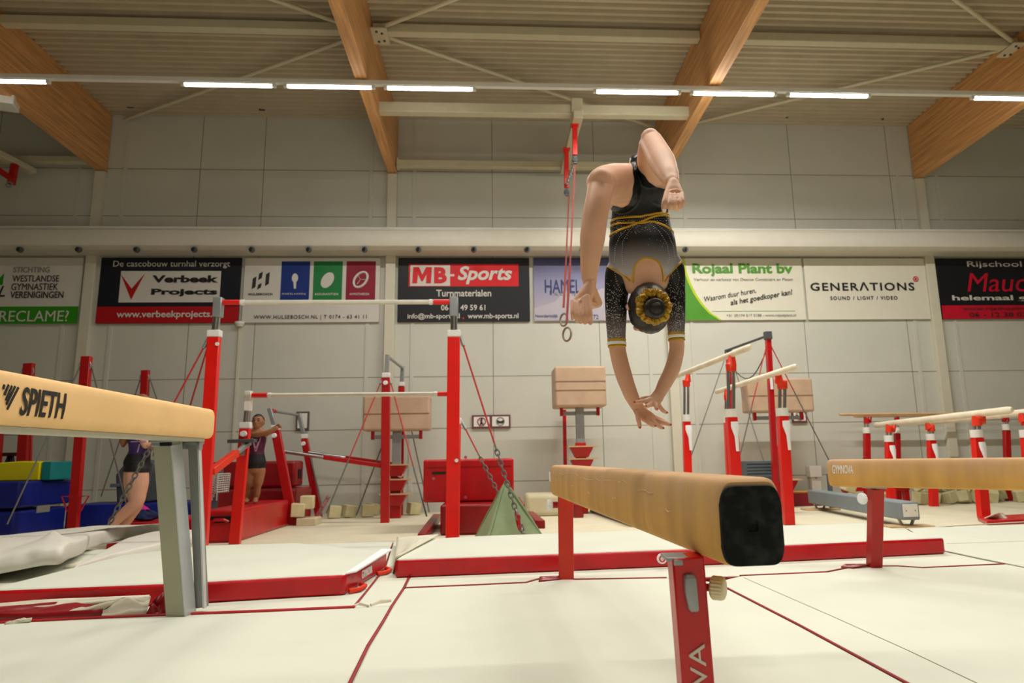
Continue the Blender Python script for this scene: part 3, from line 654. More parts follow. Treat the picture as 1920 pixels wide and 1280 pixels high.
letter(lg, 'GYMNOVA', lt_+dirv*.5-lside*-.018+fn*.0252, -dirv, -lside, fn, .327, .034, M('faded_white', 'cfc4b8', .6), .02, 0, name='lettering')
# far leg
ft = W(1062, 928, 3.98); ft.z = .457; fb = W(1061, 1085, 4.0); 
bleg(t, V((fb.x+.002, 3.93, .457)), V((fb.x, 3.98, 0)), .082, .055, (1, -.05, 0), mats=M('orange_red_paint', 'd02c12', .35, var=.05))
b = MB(); b.box((fb.x-.035, 3.9, .446), (fb.x+.045, 4.0, .462)); b.build('clamp', m_grey, t, bevel=.003)
kc = V((fb.x-.04, 3.96, .40)); b = MB(); b.cyl(kc, kc+V((-.035, 0, 0)), .018, n=14); b.build('knob_shaft', m_redp2, t); knob(t, kc+V((-.03, 0, 0)), (-1, -.1, 0), .03, .03, mats=m_velcro)

# light suede beam at left
s0 = V((-1.405, 3.46, .851)); s1 = V((-1.234, .9, .828)); 
t = thing('balance_beam', 'light tan balance beam with black lettering on a grey leg, at left', 'balance beam', (-1.4, 2.4, 0), 'suede balance beams')
b, tv, sd = beam_body(s0, s1, .128, .142)
body = b.build('beam_body', m_beamS, t, smooth=True)
b = MB(); b.hexa((s0+s1)/2-UPZ*.077, (s1-s0)*.47, sd*.045, UPZ*.008); b.build('under_rail', m_alu, t, bevel=.003)
face = sd if sd.x > 0 else -sd
def onface(u, v):                          # point of the beam's right side seen at a pixel
    d = ray(u, v); p0 = s0+face*.0645; k = (p0-CAM).dot(face)/d.dot(face); return CAM+d*k
sconf = lambda p: -.064*BUL*((p.z-(s0.z+(s1.z-s0.z)*(p-s0).dot((s1-s0).normalized())/(s1-s0).length))/.071)**2
a = onface(37, 779); c = onface(121, 785); ex = (s0-s1).normalized()
w_ = (c-a).dot(ex); zt_ = onface(60, 727).z; zl = onface(60, 781).z
letter(t, 'SPIETH', V((a.x, a.y, zl))+face*.0005, ex, UPZ, face, w_, zt_-zl, m_ink, .018, .12, depth=.0006, conf=sconf)
b = MB()
for i, (u0, v0, u1, v1) in enumerate(((10, 721, 7, 729), (18, 721, 9, 740), (24, 723, 12, 750), (30, 724, 13, 758), (36, 726, 15, 767))):
    p = onface(u0, v0); q = onface(u1, v1); b.bar(p, q, .0065, .0022, ex)
b.v = [p+face*(sconf(p)-.0002) for p in b.v]
b.build('emblem', m_ink, t)
# grey leg: broad front upright and slimmer rear strut joined at the foot
lp = W(327, 835, 3.38); lq = W(338, 1150, 3.36)
uu = V((.985, -.17, 0)).normalized()
k = lq.z; top = V((lp.x, 3.3, .77)); bot = V((lq.x, 3.36, 0))
lg = bleg(t, top, bot, .088, .075, uu, mats=m_alu)
b = MB(); b.bar(top+uu*.048+V((0, .0, -.02)), bot+uu*.048+V((0, 0, .001)), .006, .078, uu); b.build('edge_profile', M('pale_alu', 'c9cdd0', .35, metal=.4), lg)
b = MB(); q1 = W(364, 835, 3.40); q1.z = .77; q2 = bot+uu*.075+V((0, .06, .02)); b.bar(q1, q2, .05, .03, uu); b.build('strut', M('grey_alu', '979b9c', .4, metal=.4), t, bevel=.003)
b = MB(); b.bar(q1+uu*.03-V((0, .016, 0)), q2+uu*.02-V((0, .016, 0)), .008, .02, uu); b.build('edge_profile', M('pale_alu2', 'd6d8d8', .35, metal=.3), lg)
b = MB(); b.hexa(top+V((0, -.01, .0)), uu*.06, V((0, .05, 0)), UPZ*.009); b.hexa(top+uu*-.03+V((0, -.04, -.012)), uu*.02, V((0, .01, 0)), UPZ*.014); b.hexa(top+uu*.02+V((0, -.045, -.014)), uu*.024, V((0, .012, 0)), UPZ*.012, 1); b.build('clamp', [m_grey, m_black], t, bevel=.002)
b = MB(); b.hexa(q1+V((0, -.01, -.005)), uu*.042, V((0, .03, 0)), UPZ*.012); b.hexa(q1+uu*.036+V((0, -.02, -.022)), uu*.008, V((0, .02, 0)), UPZ*.02); b.hexa(q1-uu*.036+V((0, -.02, -.02)), uu*.008, V((0, .02, 0)), UPZ*.02); b.build('clamp', m_grey, t, bevel=.002)

# right beam
r0 = W(1561, 887, 4.08); r1 = W(1921, 887, 3.28); r0.z = .54; r1.z = .54; rd = (r1-r0).normalized(); r1 = r0+rd*4.6; r1.z = .54
t = thing('balance_beam', 'worn tan balance beam at right with white lettering near its left end', 'balance beam', r0+rd*2-V((0, 0, .54)), 'suede balance beams')
b, tv, sd = beam_body(r0, r1, .13, .158)
face = sd if sd.y < 0 else -sd
b.build('beam_body', m_beamT, t, smooth=True)
letter(t, 'GYMNOVA', r0+rd*.035+face*.0652+UPZ*-.002, rd, UPZ, face, .125, .048, m_velcro, .03, depth=.0008, conf=lambda p: -.065*BUL*((p.z-.54)/.079)**2)
p = W(1641, 915, 3.98); q = G(1634, 1061, 0)
yy = r0+rd*.25
bleg(t, V((yy.x, yy.y, .462)), V((q.x, q.y-.03, 0)), .068, .062, (1, .02, 0), mats=M('brick_red_paint', 'b01c14', .4, var=.05))
b = MB(); b.hexa(V((yy.x-.01, yy.y, .462)), rd*.05, V((0, .04, 0)), UPZ*.008); b.build('clamp', m_grey, t, bevel=.003)
kc = V((yy.x-.045, yy.y+.01, .40)); b = MB(); b.cyl(kc, kc+V((-.03, 0, 0)), .016, n=14); b.build('knob_shaft', m_redp2, t); knob(t, kc+V((-.025, 0, 0)), (-1, -.25, 0), .032, .026, mats=m_velcro)
yy = r0+rd*4.2; bleg(t, V((yy.x, yy.y, .462)), V((yy.x, yy.y, 0)), .085, .06, (1, 0, 0), mats=m_redp)
b = MB(); b.hexa(V((yy.x, yy.y, .462)), rd*.05, V((0, .04, 0)), UPZ*.008); b.build('clamp', m_grey, t, bevel=.003)

# low tan beam on the floor behind the near beam
l0 = G(1186, 985, FZ+.02); l1 = G(1078, 948, FZ+.02); l1 = l0+(l1-l0).normalized()*2.6
t = thing('floor_beam', 'low tan practice beam on the floor, half hidden behind the near beam', 'balance beam', (l0+l1)/2-V((0, 0, .02)))
b, tv, sd = beam_body(l0+V((.05, 0, .125)), l1+V((.05, 0, .125)), .13, .17); b.build('beam_body', m_beamT, t, smooth=True)
b = MB(); b.hexa((l0+l1)/2+V((.05, 0, .015)), (l1-l0)*.46, sd*.05, UPZ*.03); b.build('base_rail', m_dgrey, t, bevel=.004)
# grey low beam with white end
a0 = G(1710, 985, FZ+.03); a1 = G(1503, 945, FZ+.03)
t = thing('floor_beam', 'long grey padded low beam with a white end plate on two wooden boards', 'balance beam', (a0+a1)/2-V((0, 0, .03)))
d_ = (a1-a0).normalized(); a1 = a0+d_*min((a1-a0).length, 3.0)
_, tv, sd = beam_body(a0+UPZ*.16, a1+UPZ*.16, .21, .2); b = MB(); b.hexa((a0+a1)/2+UPZ*.16, (a1-a0)/2, sd*.105, UPZ*.1); b.build('beam_body', m_gbeam, t, bevel=.018)
b = MB(); b.hexa(a0+UPZ*.165-d_*.004, sd*.085, d_*.004, UPZ*.07); b.build('end_plate', m_white, t, bevel=.006)
for s_ in (-.05, .05):
    b = MB(); b.cyl(a0+UPZ*.165-d_*.008+sd*s_, a0+UPZ*.165-d_*.014+sd*s_, .006, n=8); b.build('screw', m_dgrey, t)
for k in (.12, (a1-a0).length-.2):
    c = a0+d_*k
    b = MB(); b.hexa(c+UPZ*-.018, sd*.26, d_*.13, UPZ*.012); b.build('base_board', m_orply, t, bevel=.003)
    b = MB()
    for s_ in (-1, 1): b.bar(c+sd*.05*s_+UPZ*-.006, c+sd*.09*s_+UPZ*.075, .04, .02, d_)
    b.build('foot', m_grey, t)
b = MB(); c = a0+d_*.1-sd*.0; b.hexa(V((c.x+.12, c.y-.35, FZ+.008)), (.28, .0, 0), (.03, .1, 0), (0, 0, .008)); tag(b.build('board', m_orply, bevel=.003), 'loose flat wooden board on the floor in front of the grey low beam', 'board')

# ================================================================== UNEVEN BARS (front set)
def post(t, top, bot, w, d, m, side=(1, 0, 0), name='post'):
    b = MB(); b.bar(top, bot, w, d, side); return b.build(name, m, t, bevel=.006)
def ground(p, q, z=FZ): return p+(q-p)*((z-p.z)/(q.z-p.z))
YH, YL = 6.95, 8.0
t = thing('uneven_bars', 'large uneven bars frame with red posts and white bars, left of centre', 'uneven bars', V((-1.6, 7.4, FZ)), 'uneven bars frames')
def upright(t, u_h, v_h, u_c, v_c, u_b, v_b, Y, w, w2, d=.07, mc=None, knobs=True):
    h = W(u_h, v_h, Y); c = W(u_c, v_c, Y); bt = W(u_b, v_b, Y); g = ground(c, bt)
    p = post(t, c, g, w, d, mc or m_redp)
    k = MB(); k.box((c.x-w*.55, Y-d*.6, c.z-.0), (c.x+w*.55, Y+d*.6, c.z+.07)); k.build('collar', m_white, p, bevel=.01)
    k = MB(); k.tube([c, h], w2*.5, 14); k.build('extension_tube', m_chrome, t, smooth=True)
    k = MB(); k.bar(h+V((0, 0, .05)), h-V((0, 0, .22))*(Y/10), w2*1.25, w2*1.2); k.build('bar_head', m_grey if Y < 7.5 else m_white, t, bevel=.01)
    return h, c, g, p
hL = upright(t, 410, 567, 402, 632, 378, 1000, YH, .118, .07)
hR = upright(t, 851, 566, 851, 632, 848, 1000, YH, .125, .07)
lL = upright(t, 466, 741, 460, 803, 442, 1000, YL, .112, .062)
lR = upright(t, 855, 738, 855, 795, 852, 1000, YL, .112, .062)
def hbar(t, a, c, r, sleeve=.18, m=None):
    a, c = V(a), V(c); d = (c-a).normalized()
    k = MB(); k.tube([a+d*.03, c-d*.03], r, 14); o = k.build('bar', m or m_bar, t, smooth=True)
    for p, s_ in ((a, 1), (c, -1)):
        k = MB(); k.tube([p+d*.03*s_, p+d*(.03+sleeve)*s_], r*1.15, 14); k.build('bar_sleeve', m_redp, t, smooth=True)
        k = MB(); k.tube([p+d*(.04+sleeve)*s_, p+d*(.07+sleeve)*s_], r*1.25, 14); k.build('bar_ferrule', m_white, t, smooth=True)
hbar(t, hL[0], hR[0], .024); hbar(t, lL[0], lR[0], .024)
for h, c, g, p in (lL, lR):                    # locking knobs and height labels on the low posts
    k = MB(); k.cyl(c+V((0, -.035, -.06)), c+V((0, -.075, -.06)), .035, .03, 16); k.build('knob', m_velcro, p, smooth=True)
    k = MB(); k.box(c+V((-.02, -.042, -.3)), c+V((.02, -.034, -.14))); k.build('height_label', m_grey, p)
for u, v, p in ((856, 863, hR[3]), (408, 645, hL[3])):
    q = W(u, v, YH-.04); k = MB(); k.cyl(q, q+V((0, -.02, 0)), .018, n=12); k.build('bolt', m_white, p)
for A, B, off in ((hL, lL, .06), (hR, lR, -.02)):
    pa = W(396, 884, YH+.05) if A is hL else A[1]+(A[2]-A[1])*.58; pb = W(468, 830, YL-.05) if A is hL else B[1]+(B[2]-B[1])*.2
    m1 = pa+(pb-pa)*.62
    k = MB(); k.bar(pa, m1, .07, .07, (0, 0, 1)); k.build('brace', m_oran, t, bevel=.006)
    k = MB(); k.bar(m1, pb, .045, .045, (0, 0, 1)); k.build('brace_extension', m_grey, t, bevel=.006)
    if A is hL: k = MB(); k.hexa(pb+V((-.06, -.06, .02)), (.16, -.05, .0), (0, .06, 0), (0, 0, .018)); k.build('brace_clamp', m_dgrey, t, bevel=.006)
def guy(t, p, q, f, rope=m_rcable, chain=True, r=.009, hook=True):
    """guy line from p to q: rope down to fraction f, chain below"""
    p, q = V(p), V(q); m_ = p+(q-p)*f
    k = MB(); k.tube([p, m_], r, 8); k.build('guy_rope', rope, t, smooth=True)
    if chain: k = MB(); k.chain(m_, q, .07, .0075, .02); k.build('guy_chain', m_cable, t, smooth=True)
    elif f < .95: k = MB(); k.tube([m_, q], r*1.1, 8); k.build('guy_cable', m_cable, t, smooth=True)
    if hook:
        k = MB(); d = (q-p).normalized(); k.tube([p-d*.02, p+d*.10], .018, 8); k.build('guy_shackle', m_grey, t, smooth=True)
guy(t, hL[1]+V((-.06, 0, -.02)), W(203, 985, 6.93), .60); guy(t, hL[1]+V((-.06, .04, -.02)), W(301, 948, 8.85), .72)
guy(t, hR[1]+V((.07, 0, .0)), W(981, 1001, 6.55), .585); guy(t, lR[1]+V((.07, 0, .02)), W(940, 935, 7.6), .45)
k = MB(); q = W(971, 975, 6.50); k.torus(q, .035, .011, (1, .3, .2), 20, 8, 2.4); k.build('turnbuckle', m_redp2, t, smooth=True)
k = MB(); q = W(976, 986, 6.48); k.chain(q+V((-.03, 0, .12)), q+V((.04, .02, -.12)), .05, .008, .018); k.build('guy_chain', m_grey, t, smooth=True)
# canvas thrown over the chain
A = W(948, 903, 6.83); P1 = W(884, 992, 7.15); P2 = W(910, 1006, 6.55); P3 = W(1021, 988, 6.7); P1.z = -.19; P2.z = -.195; P3.z = -.1
def cloth(name, label, cat, tris, m, th=.012, n=8, amp=.02):
    b = MB()
    for (a, p, q) in tris:
        nr = (p-a).cross(q-a).normalized()
        if nr.y > 0: nr = -nr
        vs = []; rows = []
        for kk in (0, 1):
            for i in range(n+1):
                r = []
                for j_ in range(i+1):
                    s_ = i/n; w = j_/i if i else 0
                    pt = a+(p-a)*s_*(1-w)+(q-a)*s_*w
                    pt = pt+nr*(th*kk+amp*math.sin(w*7+s_*2)*s_*math.sin(PI*w)); r.append(len(vs)); vs.append(pt)
                rows.append(r)
        fs = []
        for kk in (0, 1):
            R = rows[kk*(n+1):(kk+1)*(n+1)]
            for i in range(n):
                for j_ in range(i+1):
                    fs.append([R[i][j_], R[i+1][j_], R[i+1][j_+1]])
                    if j_ < i: fs.append([R[i][j_], R[i+1][j_+1], R[i][j_+1]])
        R0, R1 = rows[:n+1], rows[n+1:]
        for i in range(n):
            fs.append([R0[i][0], R0[i+1][0], R1[i+1][0], R1[i][0]]); fs.append([R0[i][-1], R0[i+1][-1], R1[i+1][-1], R1[i][-1]]); fs.append([R0[n][i], R0[n][i+1], R1[n][i+1], R1[n][i]])
        b.add(vs, fs)
    o = b.build(name, m, smooth='all'); return tag(o, label, cat)
o = cloth('canvas_cover', 'sage green canvas hung over the guy chain right of the tall red post', 'canvas', [(A, P1, P2), (A, P2, P3)], m_green)
b = MB(); b.tube([A+V((0, -.01, 0)), A.lerp(P1, .5)+V((-.01, -.02, 0)), P1], .014, 6); b.tube([A+V((0, -.01, 0)), A.lerp(P3, .5)+V((0, -.02, .01)), P3], .012, 6); b.build('hem', M('sage_hem', '7f926e', .85), o, smooth=True)

# ================================================================== second uneven bars set, seen along its bars
t = thing('uneven_bars', 'smaller uneven bars frame seen end on, far behind, beside the standing girl', 'uneven bars', V((-2.5, 10.8, FZ)), 'uneven bars frames')
def up2(u_h, v_h, u_c, v_c, u_b, v_b, Y, w=.115, w2=.06):
    h = W(u_h, v_h, Y); c = W(u_c, v_c, Y); bt = W(u_b, v_b, Y); g = ground(c, bt)
    p = post(t, c, g, w, .08, m_redp2)
    k = MB(); k.box((c.x-w*.5, Y-.05, c.z), (c.x+w*.5, Y+.05, c.z+.07)); k.build('collar', m_white, p, bevel=.01)
    k = MB(); k.bar(c, h+V((0, 0, .03)), w2, w2); k.build('extension_tube', m_grey, t, bevel=.008)
    return h, c, g, p
a1_ = up2(505, 769, 517, 806, 543, 945, 10.2, .12); a2_ = up2(560, 778, 571, 822, 590, 925, 11.4, .1)
b1_ = up2(727, 668, 724, 708, 722, 960, 10.2, .12); b2_ = up2(755, 690, 753, 724, 750, 930, 11.5, .1)
for a, c in ((a1_, a2_), (b1_, b2_)):
    k = MB(); k.tube([a[0], c[0]], .022, 10); k.build('bar', m_grey, t, smooth=True)
k = MB(); k.tube([a1_[0]+V((.02, .02, 0)), a1_[0]+(a2_[0]-a1_[0])*.18], .03, 10); k.build('bar_sleeve', m_redp2, t, smooth=True)
for (u0, v0, y0), (u1, v1, y1), f in (((530, 846, 10.25), (722, 874, 10.25), .55), ((578, 848, 11.35), (752, 872, 11.4), .55)):
    pa, pb = W(u0, v0, y0), W(u1, v1, y1); m1 = pa.lerp(pb, .4)
    k = MB(); k.tube([pa, m1], .025, 10); k.build('brace_extension', m_chrome, t, smooth=True)
    k = MB(); k.bar(m1, pb, .06, .07, (0, 0, 1)); k.build('brace', m_redp2, t, bevel=.006)
for h, c, g, p in (a1_, a2_, b1_):
    k = MB(); k.cyl(c+V((0, -.05, -.08)), c+V((0, -.09, -.08)), .035, .03, 14); k.build('knob', m_velcro, p, smooth=True)
guy(t, b1_[1]+V((-.05, 0, .0)), W(612, 962, 9.6), .62, m_rcable, False, .009); guy(t, b1_[1]+V((.05, 0, 0)), W(800, 968, 9.6), .65, m_rcable, False, .009)
guy(t, b2_[1]+V((-.1, 0, -.4)), W(668, 966, 11.2), .6, m_cable, False, .01); guy(t, b2_[1]+V((.1, 0, -.4)), W(805, 960, 11.2), .6, m_cable, False, .01)
guy(t, a2_[1]+V((.05, 0, -.1)), W(604, 950, 11.2), .5, m_cable, False, .012)
k = MB(); q = W(603, 955, 9.7); q.z = FZ; k.bar(W(596, 966, 9.6), W(616, 930, 9.7), .05, .02); k.build('tension_strap', M('striped_strap', '8e5a5a', .6, var=.6, scale=30), t)

# ================================================================== vaulting horses on pedestals
def horse(label, u0, u1, v0, v1, Y, uc, steps, seams, back=.34, twin=False):
    a = W(u0, v1, Y); c = W(u1, v0, Y); pc = W(uc, (v1), Y).x
    t = thing('vaulting_horse', label, 'vaulting horse', (pc, Y, FZ), 'tan leather horses along the wall')
    b = MB(); b.box((a.x, Y-back/2, a.z), (c.x, Y+back/2, c.z)); b.build('padded_body', m_tan, t, bevel=.035, seg=4)
    b = MB()
    for f in seams: z = a.z+(c.z-a.z)*f; b.box((a.x+.012, Y-back/2-.004, z-.008), (c.x-.012, Y-back/2+.01, z+.008))
    b.build('seam', m_tanseam, t)
    zb_ = a.z; hw = (c.x-a.x)*.36
    for s_ in (-1, 1):
        b = MB(); b.bar((pc+s_*hw, Y-.05, zb_+.02), (pc+s_*hw, Y-.05, zb_-.13), .05, .06); b.build('bracket', m_redp2, t, bevel=.006)
    b = MB(); b.box((pc-hw, Y-.06, zb_-.12), (pc+hw, Y, zb_-.06)); b.build('cross_bar', m_grey, t, bevel=.005)
    b = MB(); b.bar((pc, Y-.03, zb_), (pc, Y-.03, zb_-.6), .13, .1); b.build('sliding_column', m_grey, t, bevel=.006)
    b = MB(); b.bar((pc, Y-.03, zb_-.55), (pc, Y-.03, FZ), .16, .13); b.build('column', m_redp2, t, bevel=.006)
    k = MB(); q = V((pc+.07, Y-.1, zb_-.66)); k.cyl(q, q+V((0, -.06, 0)), .05, .045, 14); k.build('knob', m_velcro, t, smooth=True)
    for v in steps:
        z = W(uc, v, Y).z; b = MB()
        b.ring([[V((pc+x, Y-.1+y, z+dz)) for x, y in ((-hx, -hy), (hx, -hy), (hx, hy), (-hx, hy))] for dz, hx, hy in ((-.16, .1, .08), (-.02, .17, .12), (0, .17, .12))]); o = b.build('step', m_redp2, t, bevel=.004)
        b = MB(); b.box((pc-.22, Y-.24, z-.002), (pc+.25, Y+.0, z+.018)); b.build('step_board', m_orply, o)
    return t
horse('wide tan leather horse behind the uneven bars, on a red pedestal with steps', 683, 808, 742, 809, 11.0, 745, (872, 899, 926), (.48,))
b = None
horse('square tan leather horse with two seams, left of the gymnast\'s arms', 1038, 1130, 690, 765, 11.0, 1086, (838, 861, 890, 920), (.4, .62), .6)
horse('tan leather horse behind the tilted parallel bars', 1398, 1514, 710, 774, 11.2, 1456, (900,), (.48,))
b = MB(); b.bar(W(1058, 768, 11.85), V((W(1059, 870, 11.85).x, 11.85, FZ)), .06, .06); o = b.build('steel_post', m_redp2, bevel=.006); tag(o, 'slim red steel post against the wall left of the square horse\'s pedestal', 'post')
k = MB(); 
for v in (800, 860): q = W(1058, v, 11.8); k.cyl(q, q+V((0, -.02, 0)), .015, n=8)
k.build('bolt', m_dgrey, o)

# ================================================================== rings hanging from two white tubes
zA = zb(10.45)-.09
def tubebox(label, x0, x1, y, z, h, d):
    b = MB(); b.box((x0, y-d/2, z-h/2), (x1, y+d/2, z+h/2)); o = b.build('support_tube', m_steel_w, bevel=.012); tag(o, label, 'roof tube')
    k = MB(); k.box((x0-.015, y-d/2-.01, z-h/2-.02), (x0+.02, y+d/2+.01, z+h/2+.03)); k.build('end_plate', m_steel_w, o, bevel=.003)
    k = MB(); k.box((x1-.02, y-d/2-.01, z-h/2-.02), (x1+.015, y+d/2+.01, z+h/2+.03)); k.build('end_plate', m_steel_w, o, bevel=.003)
    return o
ya = 9.95
tubebox('pale tube under the timber beams behind the light rail, above the rings', W(704, 205, ya).x, W(1307, 215, ya).x, ya, W(1000, 208, ya).z, .165, .16)
yb = 11.75
tubebox('thin pale tube close to the wall below the roof, behind the ring straps', W(746, 307, yb).x, W(1262, 314, yb).x, yb, W(1000, 310, yb).z, .13, .12)
t = thing('gymnastic_rings', 'hanging ring with long red strap left of the gymnast, from a pale ceiling rail', 'rings', W(1075, 210, 10.4))
za = W(1085, 210, ya).z-.1; xa = W(1083, 230, ya-.1).x
b = MB(); b.box((xa-.075, ya-.2, za-.1), (xa+.075, yb+.15, za+.03)); b.build('ceiling_rail', m_steel_w, t, bevel=.01)
b = MB(); b.box((xa-.09, ya-.12, za+.02), (xa+.09, ya+.12, za+.28)); b.build('rail_clamp', m_steel_w, t, bevel=.01)
h1 = W(1078, 247, ya+.05); h1b = W(1078, 291, ya+.05); h2 = W(1063, 318, ya+.9); h2b = W(1062, 352, ya+.9)
for p, q in ((h1, h1b), (h2, h2b)):
    p = V((p.x, p.y, za-.09)); k = MB(); k.bar(p, q, .075, .06); k.bar(p+V((0, 0, -.03)), p, .12, .12); k.build('hanger', m_redp, t, bevel=.006)
    k = MB(); k.bar(q+V((0, 0, -.02)), q+V((0, 0, -.14)), .05, .04); k.cyl(q+V((-.04, 0, -.08)), q+V((.04, 0, -.08)), .035, n=12); k.build('swivel', m_dgrey, t)
k = MB(); k.chain(h1b+V((0, 0, -.1)), h2b+V((0, 0, .05)), .08, .012, .024); k.build('link_chain', m_chrome, t, smooth=True)
for q, (u, v) in ((h1b, (1063, 614)), (h2b+V((.04, 0, 0)), (1057, 588))):
    e = W(u, v, q.y); st = q+V((0, 0, -.12))
    k = MB(); k.bar(st, st.lerp(e, .62), .024, .008); k.bar(st.lerp(e, .62), e+V((0, 0, .1)), .036, .01); k.build('strap', m_strap, t)
    k = MB(); c = e+V((0, 0, -.1)); k.torus(c, .1, .016, (.85, .5, 0), 28, 10); k.build('ring', M('ring_wood', '8a7862', .5), t, smooth=True)

# ================================================================== parallel bars
def pbar(label, posts, rails, group, rw=.03, dark=False):
    x = sum(p[5] and W(p[0], p[1], p[4]).x for p in posts)/len(posts); y = sum(p[4] for p in posts)/len(posts)
    t = thing('parallel_bars', label, 'parallel bars', (x, y, FZ), group)
    mr = m_redp2 if dark else m_redp
    for (u, vr, vc, ub, Y, w, hv, kink) in posts:
        c = W(u, vc, Y); bt = W(ub, vc+150, Y); g = ground(c, bt); h = W(u, hv, Y)
        p = post(t, c, g, w, w*.8, mr)
        k = MB(); k.tube([c, c+V((0, 0, .1))], w*.62, 16); k.build('collar', m_white, p, smooth=True)
        for s_ in (-1, 1):
            k = MB(); k.tube([c+V((s_*w*.26, 0, .05)), V((h.x+s_*w*.26, h.y, h.z+.02))], w*.17, 10); k.build('extension_tube', m_chrome, t, smooth=True)
        r = W(u+kink, vr, Y); k = MB()
        top = r+V((0, 0, -.06))
        k.tube([h+V((0, 0, -.02)), h+V((0, 0, .06)), h.lerp(top, .6)+V((kink*.002, 0, .0)), top+V((0, 0, .05))], [w*.5, w*.55, w*.45, w*.3], 10); k.build('rail_joint', m_oran if not dark else m_redp2, t, smooth=True)
        k = MB(); k.cyl(top, r, w*.22, n=10); k.build('rail_stem', m_grey, t)
        if not dark:
            k = MB(); q = c+V((w*.12, -w*.45, -.12)); k.tube([q+V((0, 0, .06)), q+V((0, -.01, 0)), q+V((.01, -.015, -.12)), q+V((.012, -.015, -.3))], [.045, .05, .025, .02], 8, ry=[.02, .02, .015, .012], side=(1, 0, 0)); k.build('clamp_lever', m_velcro, t, smooth=True)
    for (u0, v0, y0, u1, v1, y1) in rails:
        a, c = W(u0, v0, y0), W(u1, v1, y1); d = (c-a)
        k = MB(); k.tube([a, a+d*.01, a+d*.02, c-d*.02, c-d*.01, c], [rw*.6, rw*.9, rw, rw, rw*.9, rw*.6], 14, ry=[rw*.8, rw*1.15, rw*1.3, rw*1.3, rw*1.15, rw*.8], side=(1, 0, 0)); k.build('rail', m_rail if not dark else m_orply, t, smooth=True)
    return t
pbar('pair of parallel bars with orange joints at different heights, right of the gymnast', [
    (1287, 701, 790, 1293, 10.1, .11, 722, 2, 1), (1371, 664, 778, 1384, 8.5, .13, 693, 1, 1), (1365, 729, 790, 1371, 10.1, .1, 748, -2, 1), (1467, 697, 778, 1480, 8.5, .125, 726, -6, 1)],
    [(1263, 707, 10.9, 1407, 650, 7.9), (1342, 735, 10.9, 1494, 687, 7.9)], 'parallel bars') if False else None
def PB(label, posts, rails, group='parallel bars', rw=.03, dark=False):
    return pbar(label, [(u, vr, vc, ub, Y, w, hv, kink) for (u, vr, hv, vc, ub, Y, w, kink) in posts], rails, group, rw, dark)
def pbar_fix(): pass
PB('pair of parallel bars with orange joints at different heights, right of the gymnast', [
    (1287, 701, 722, 790, 1291, 10.1, .11, 3), (1371, 664, 693, 782, 1382, 8.5, .13, 1), (1364, 729, 748, 792, 1371, 10.1, .1, -2), (1467, 698, 726, 780, 1476, 8.5, .125, -8)],
    [(1263, 707, 10.9, 1408, 650, 7.9), (1342, 735, 10.9, 1494, 687, 7.9)])
PB('low parallel bars with red bent joints behind the right beam, cut by the right edge', [
    (1667, 796, 808, 828, 1672, 10.7, .115, 9), (1746, 792, 806, 825, 1752, 10.7, .115, -8), (1832, 776, 795, 820, 1845, 8.7, .125, 10), (1925, 774, 795, 820, 1940, 8.7, .125, -10)],
    [(1640, 797, 11.4, 1898, 768, 8.1), (1722, 793, 11.4, 1990, 766, 8.1)], rw=.036)
PB('dark red low parallel bars farthest back by the wall at right', [
    (1625, 780, 792, 812, 1627, 11.45, .1, 6), (1682, 782, 790, 812, 1685, 11.7, .09, -3), (1887, 779, 788, 806, 1892, 11.45, .1, -8)],
    [(1574, 777, 11.45, 1960, 774, 11.45), (1600, 780, 11.7, 1960, 777, 11.7)], rw=.024, dark=True)

# ================================================================== horizontal bar at right
t = thing('horizontal_bar', 'tall horizontal bar on a red post with guy cables, behind the parallel bars', 'horizontal bar', (W(1450, 860, 9.7).x, 10.3, FZ))
c = W(1440, 634, 9.7); g = ground(c, W(1452, 862, 9.7)); post(t, c, g, .075, .075, m_redp2)
c2 = W(1366, 668, 11.3); g2 = ground(c2, W(1370, 830, 11.3)); post(t, c2, g2, .075, .075, m_redp2)
k = MB(); k.tube([c+V((0, 0, .04)), W(1362, 657, 11.3)], .02, 10); k.build('bar', m_dgrey, t, smooth=True)
for q in (c, c2+V((0, 0, .02))):
    k = MB(); k.bar(q+V((0, 0, -.02)), q+V((0, 0, .1)), .1, .1); k.build('bar_head', m_dgrey, t, bevel=.01)
q = W(1446, 710, 9.655); k = MB(); k.box(q+V((-.02, -.004, -.15)), q+V((.02, .004, .1))); k.build('height_scale', m_velcro, t)
guy(t, c+V((-.03, 0, -.1)), W(1380, 885, 9.4), .5, m_rcable, False, .008, False); guy(t, c+V((.03, 0, -.1)), W(1556, 866, 9.6), .4, m_rcable, False, .008, False)
guy(t, c2+V((-.03, 0, .05)), W(1290, 872, 11.0), .7, m_cable, False, .008, False); guy(t, c2+V((.03, 0, .05)), W(1433, 868, 10.45), .7, m_cable, False, .008, False)
pts = [c2.lerp(c, f)+V((0, 0, -.38*math.sin(PI*f)-.1)) for f in [i/10 for i in range(11)]]
k = MB(); k.tube(pts, .009, 8); k.build('slack_cable', m_dgrey, t, smooth=True)

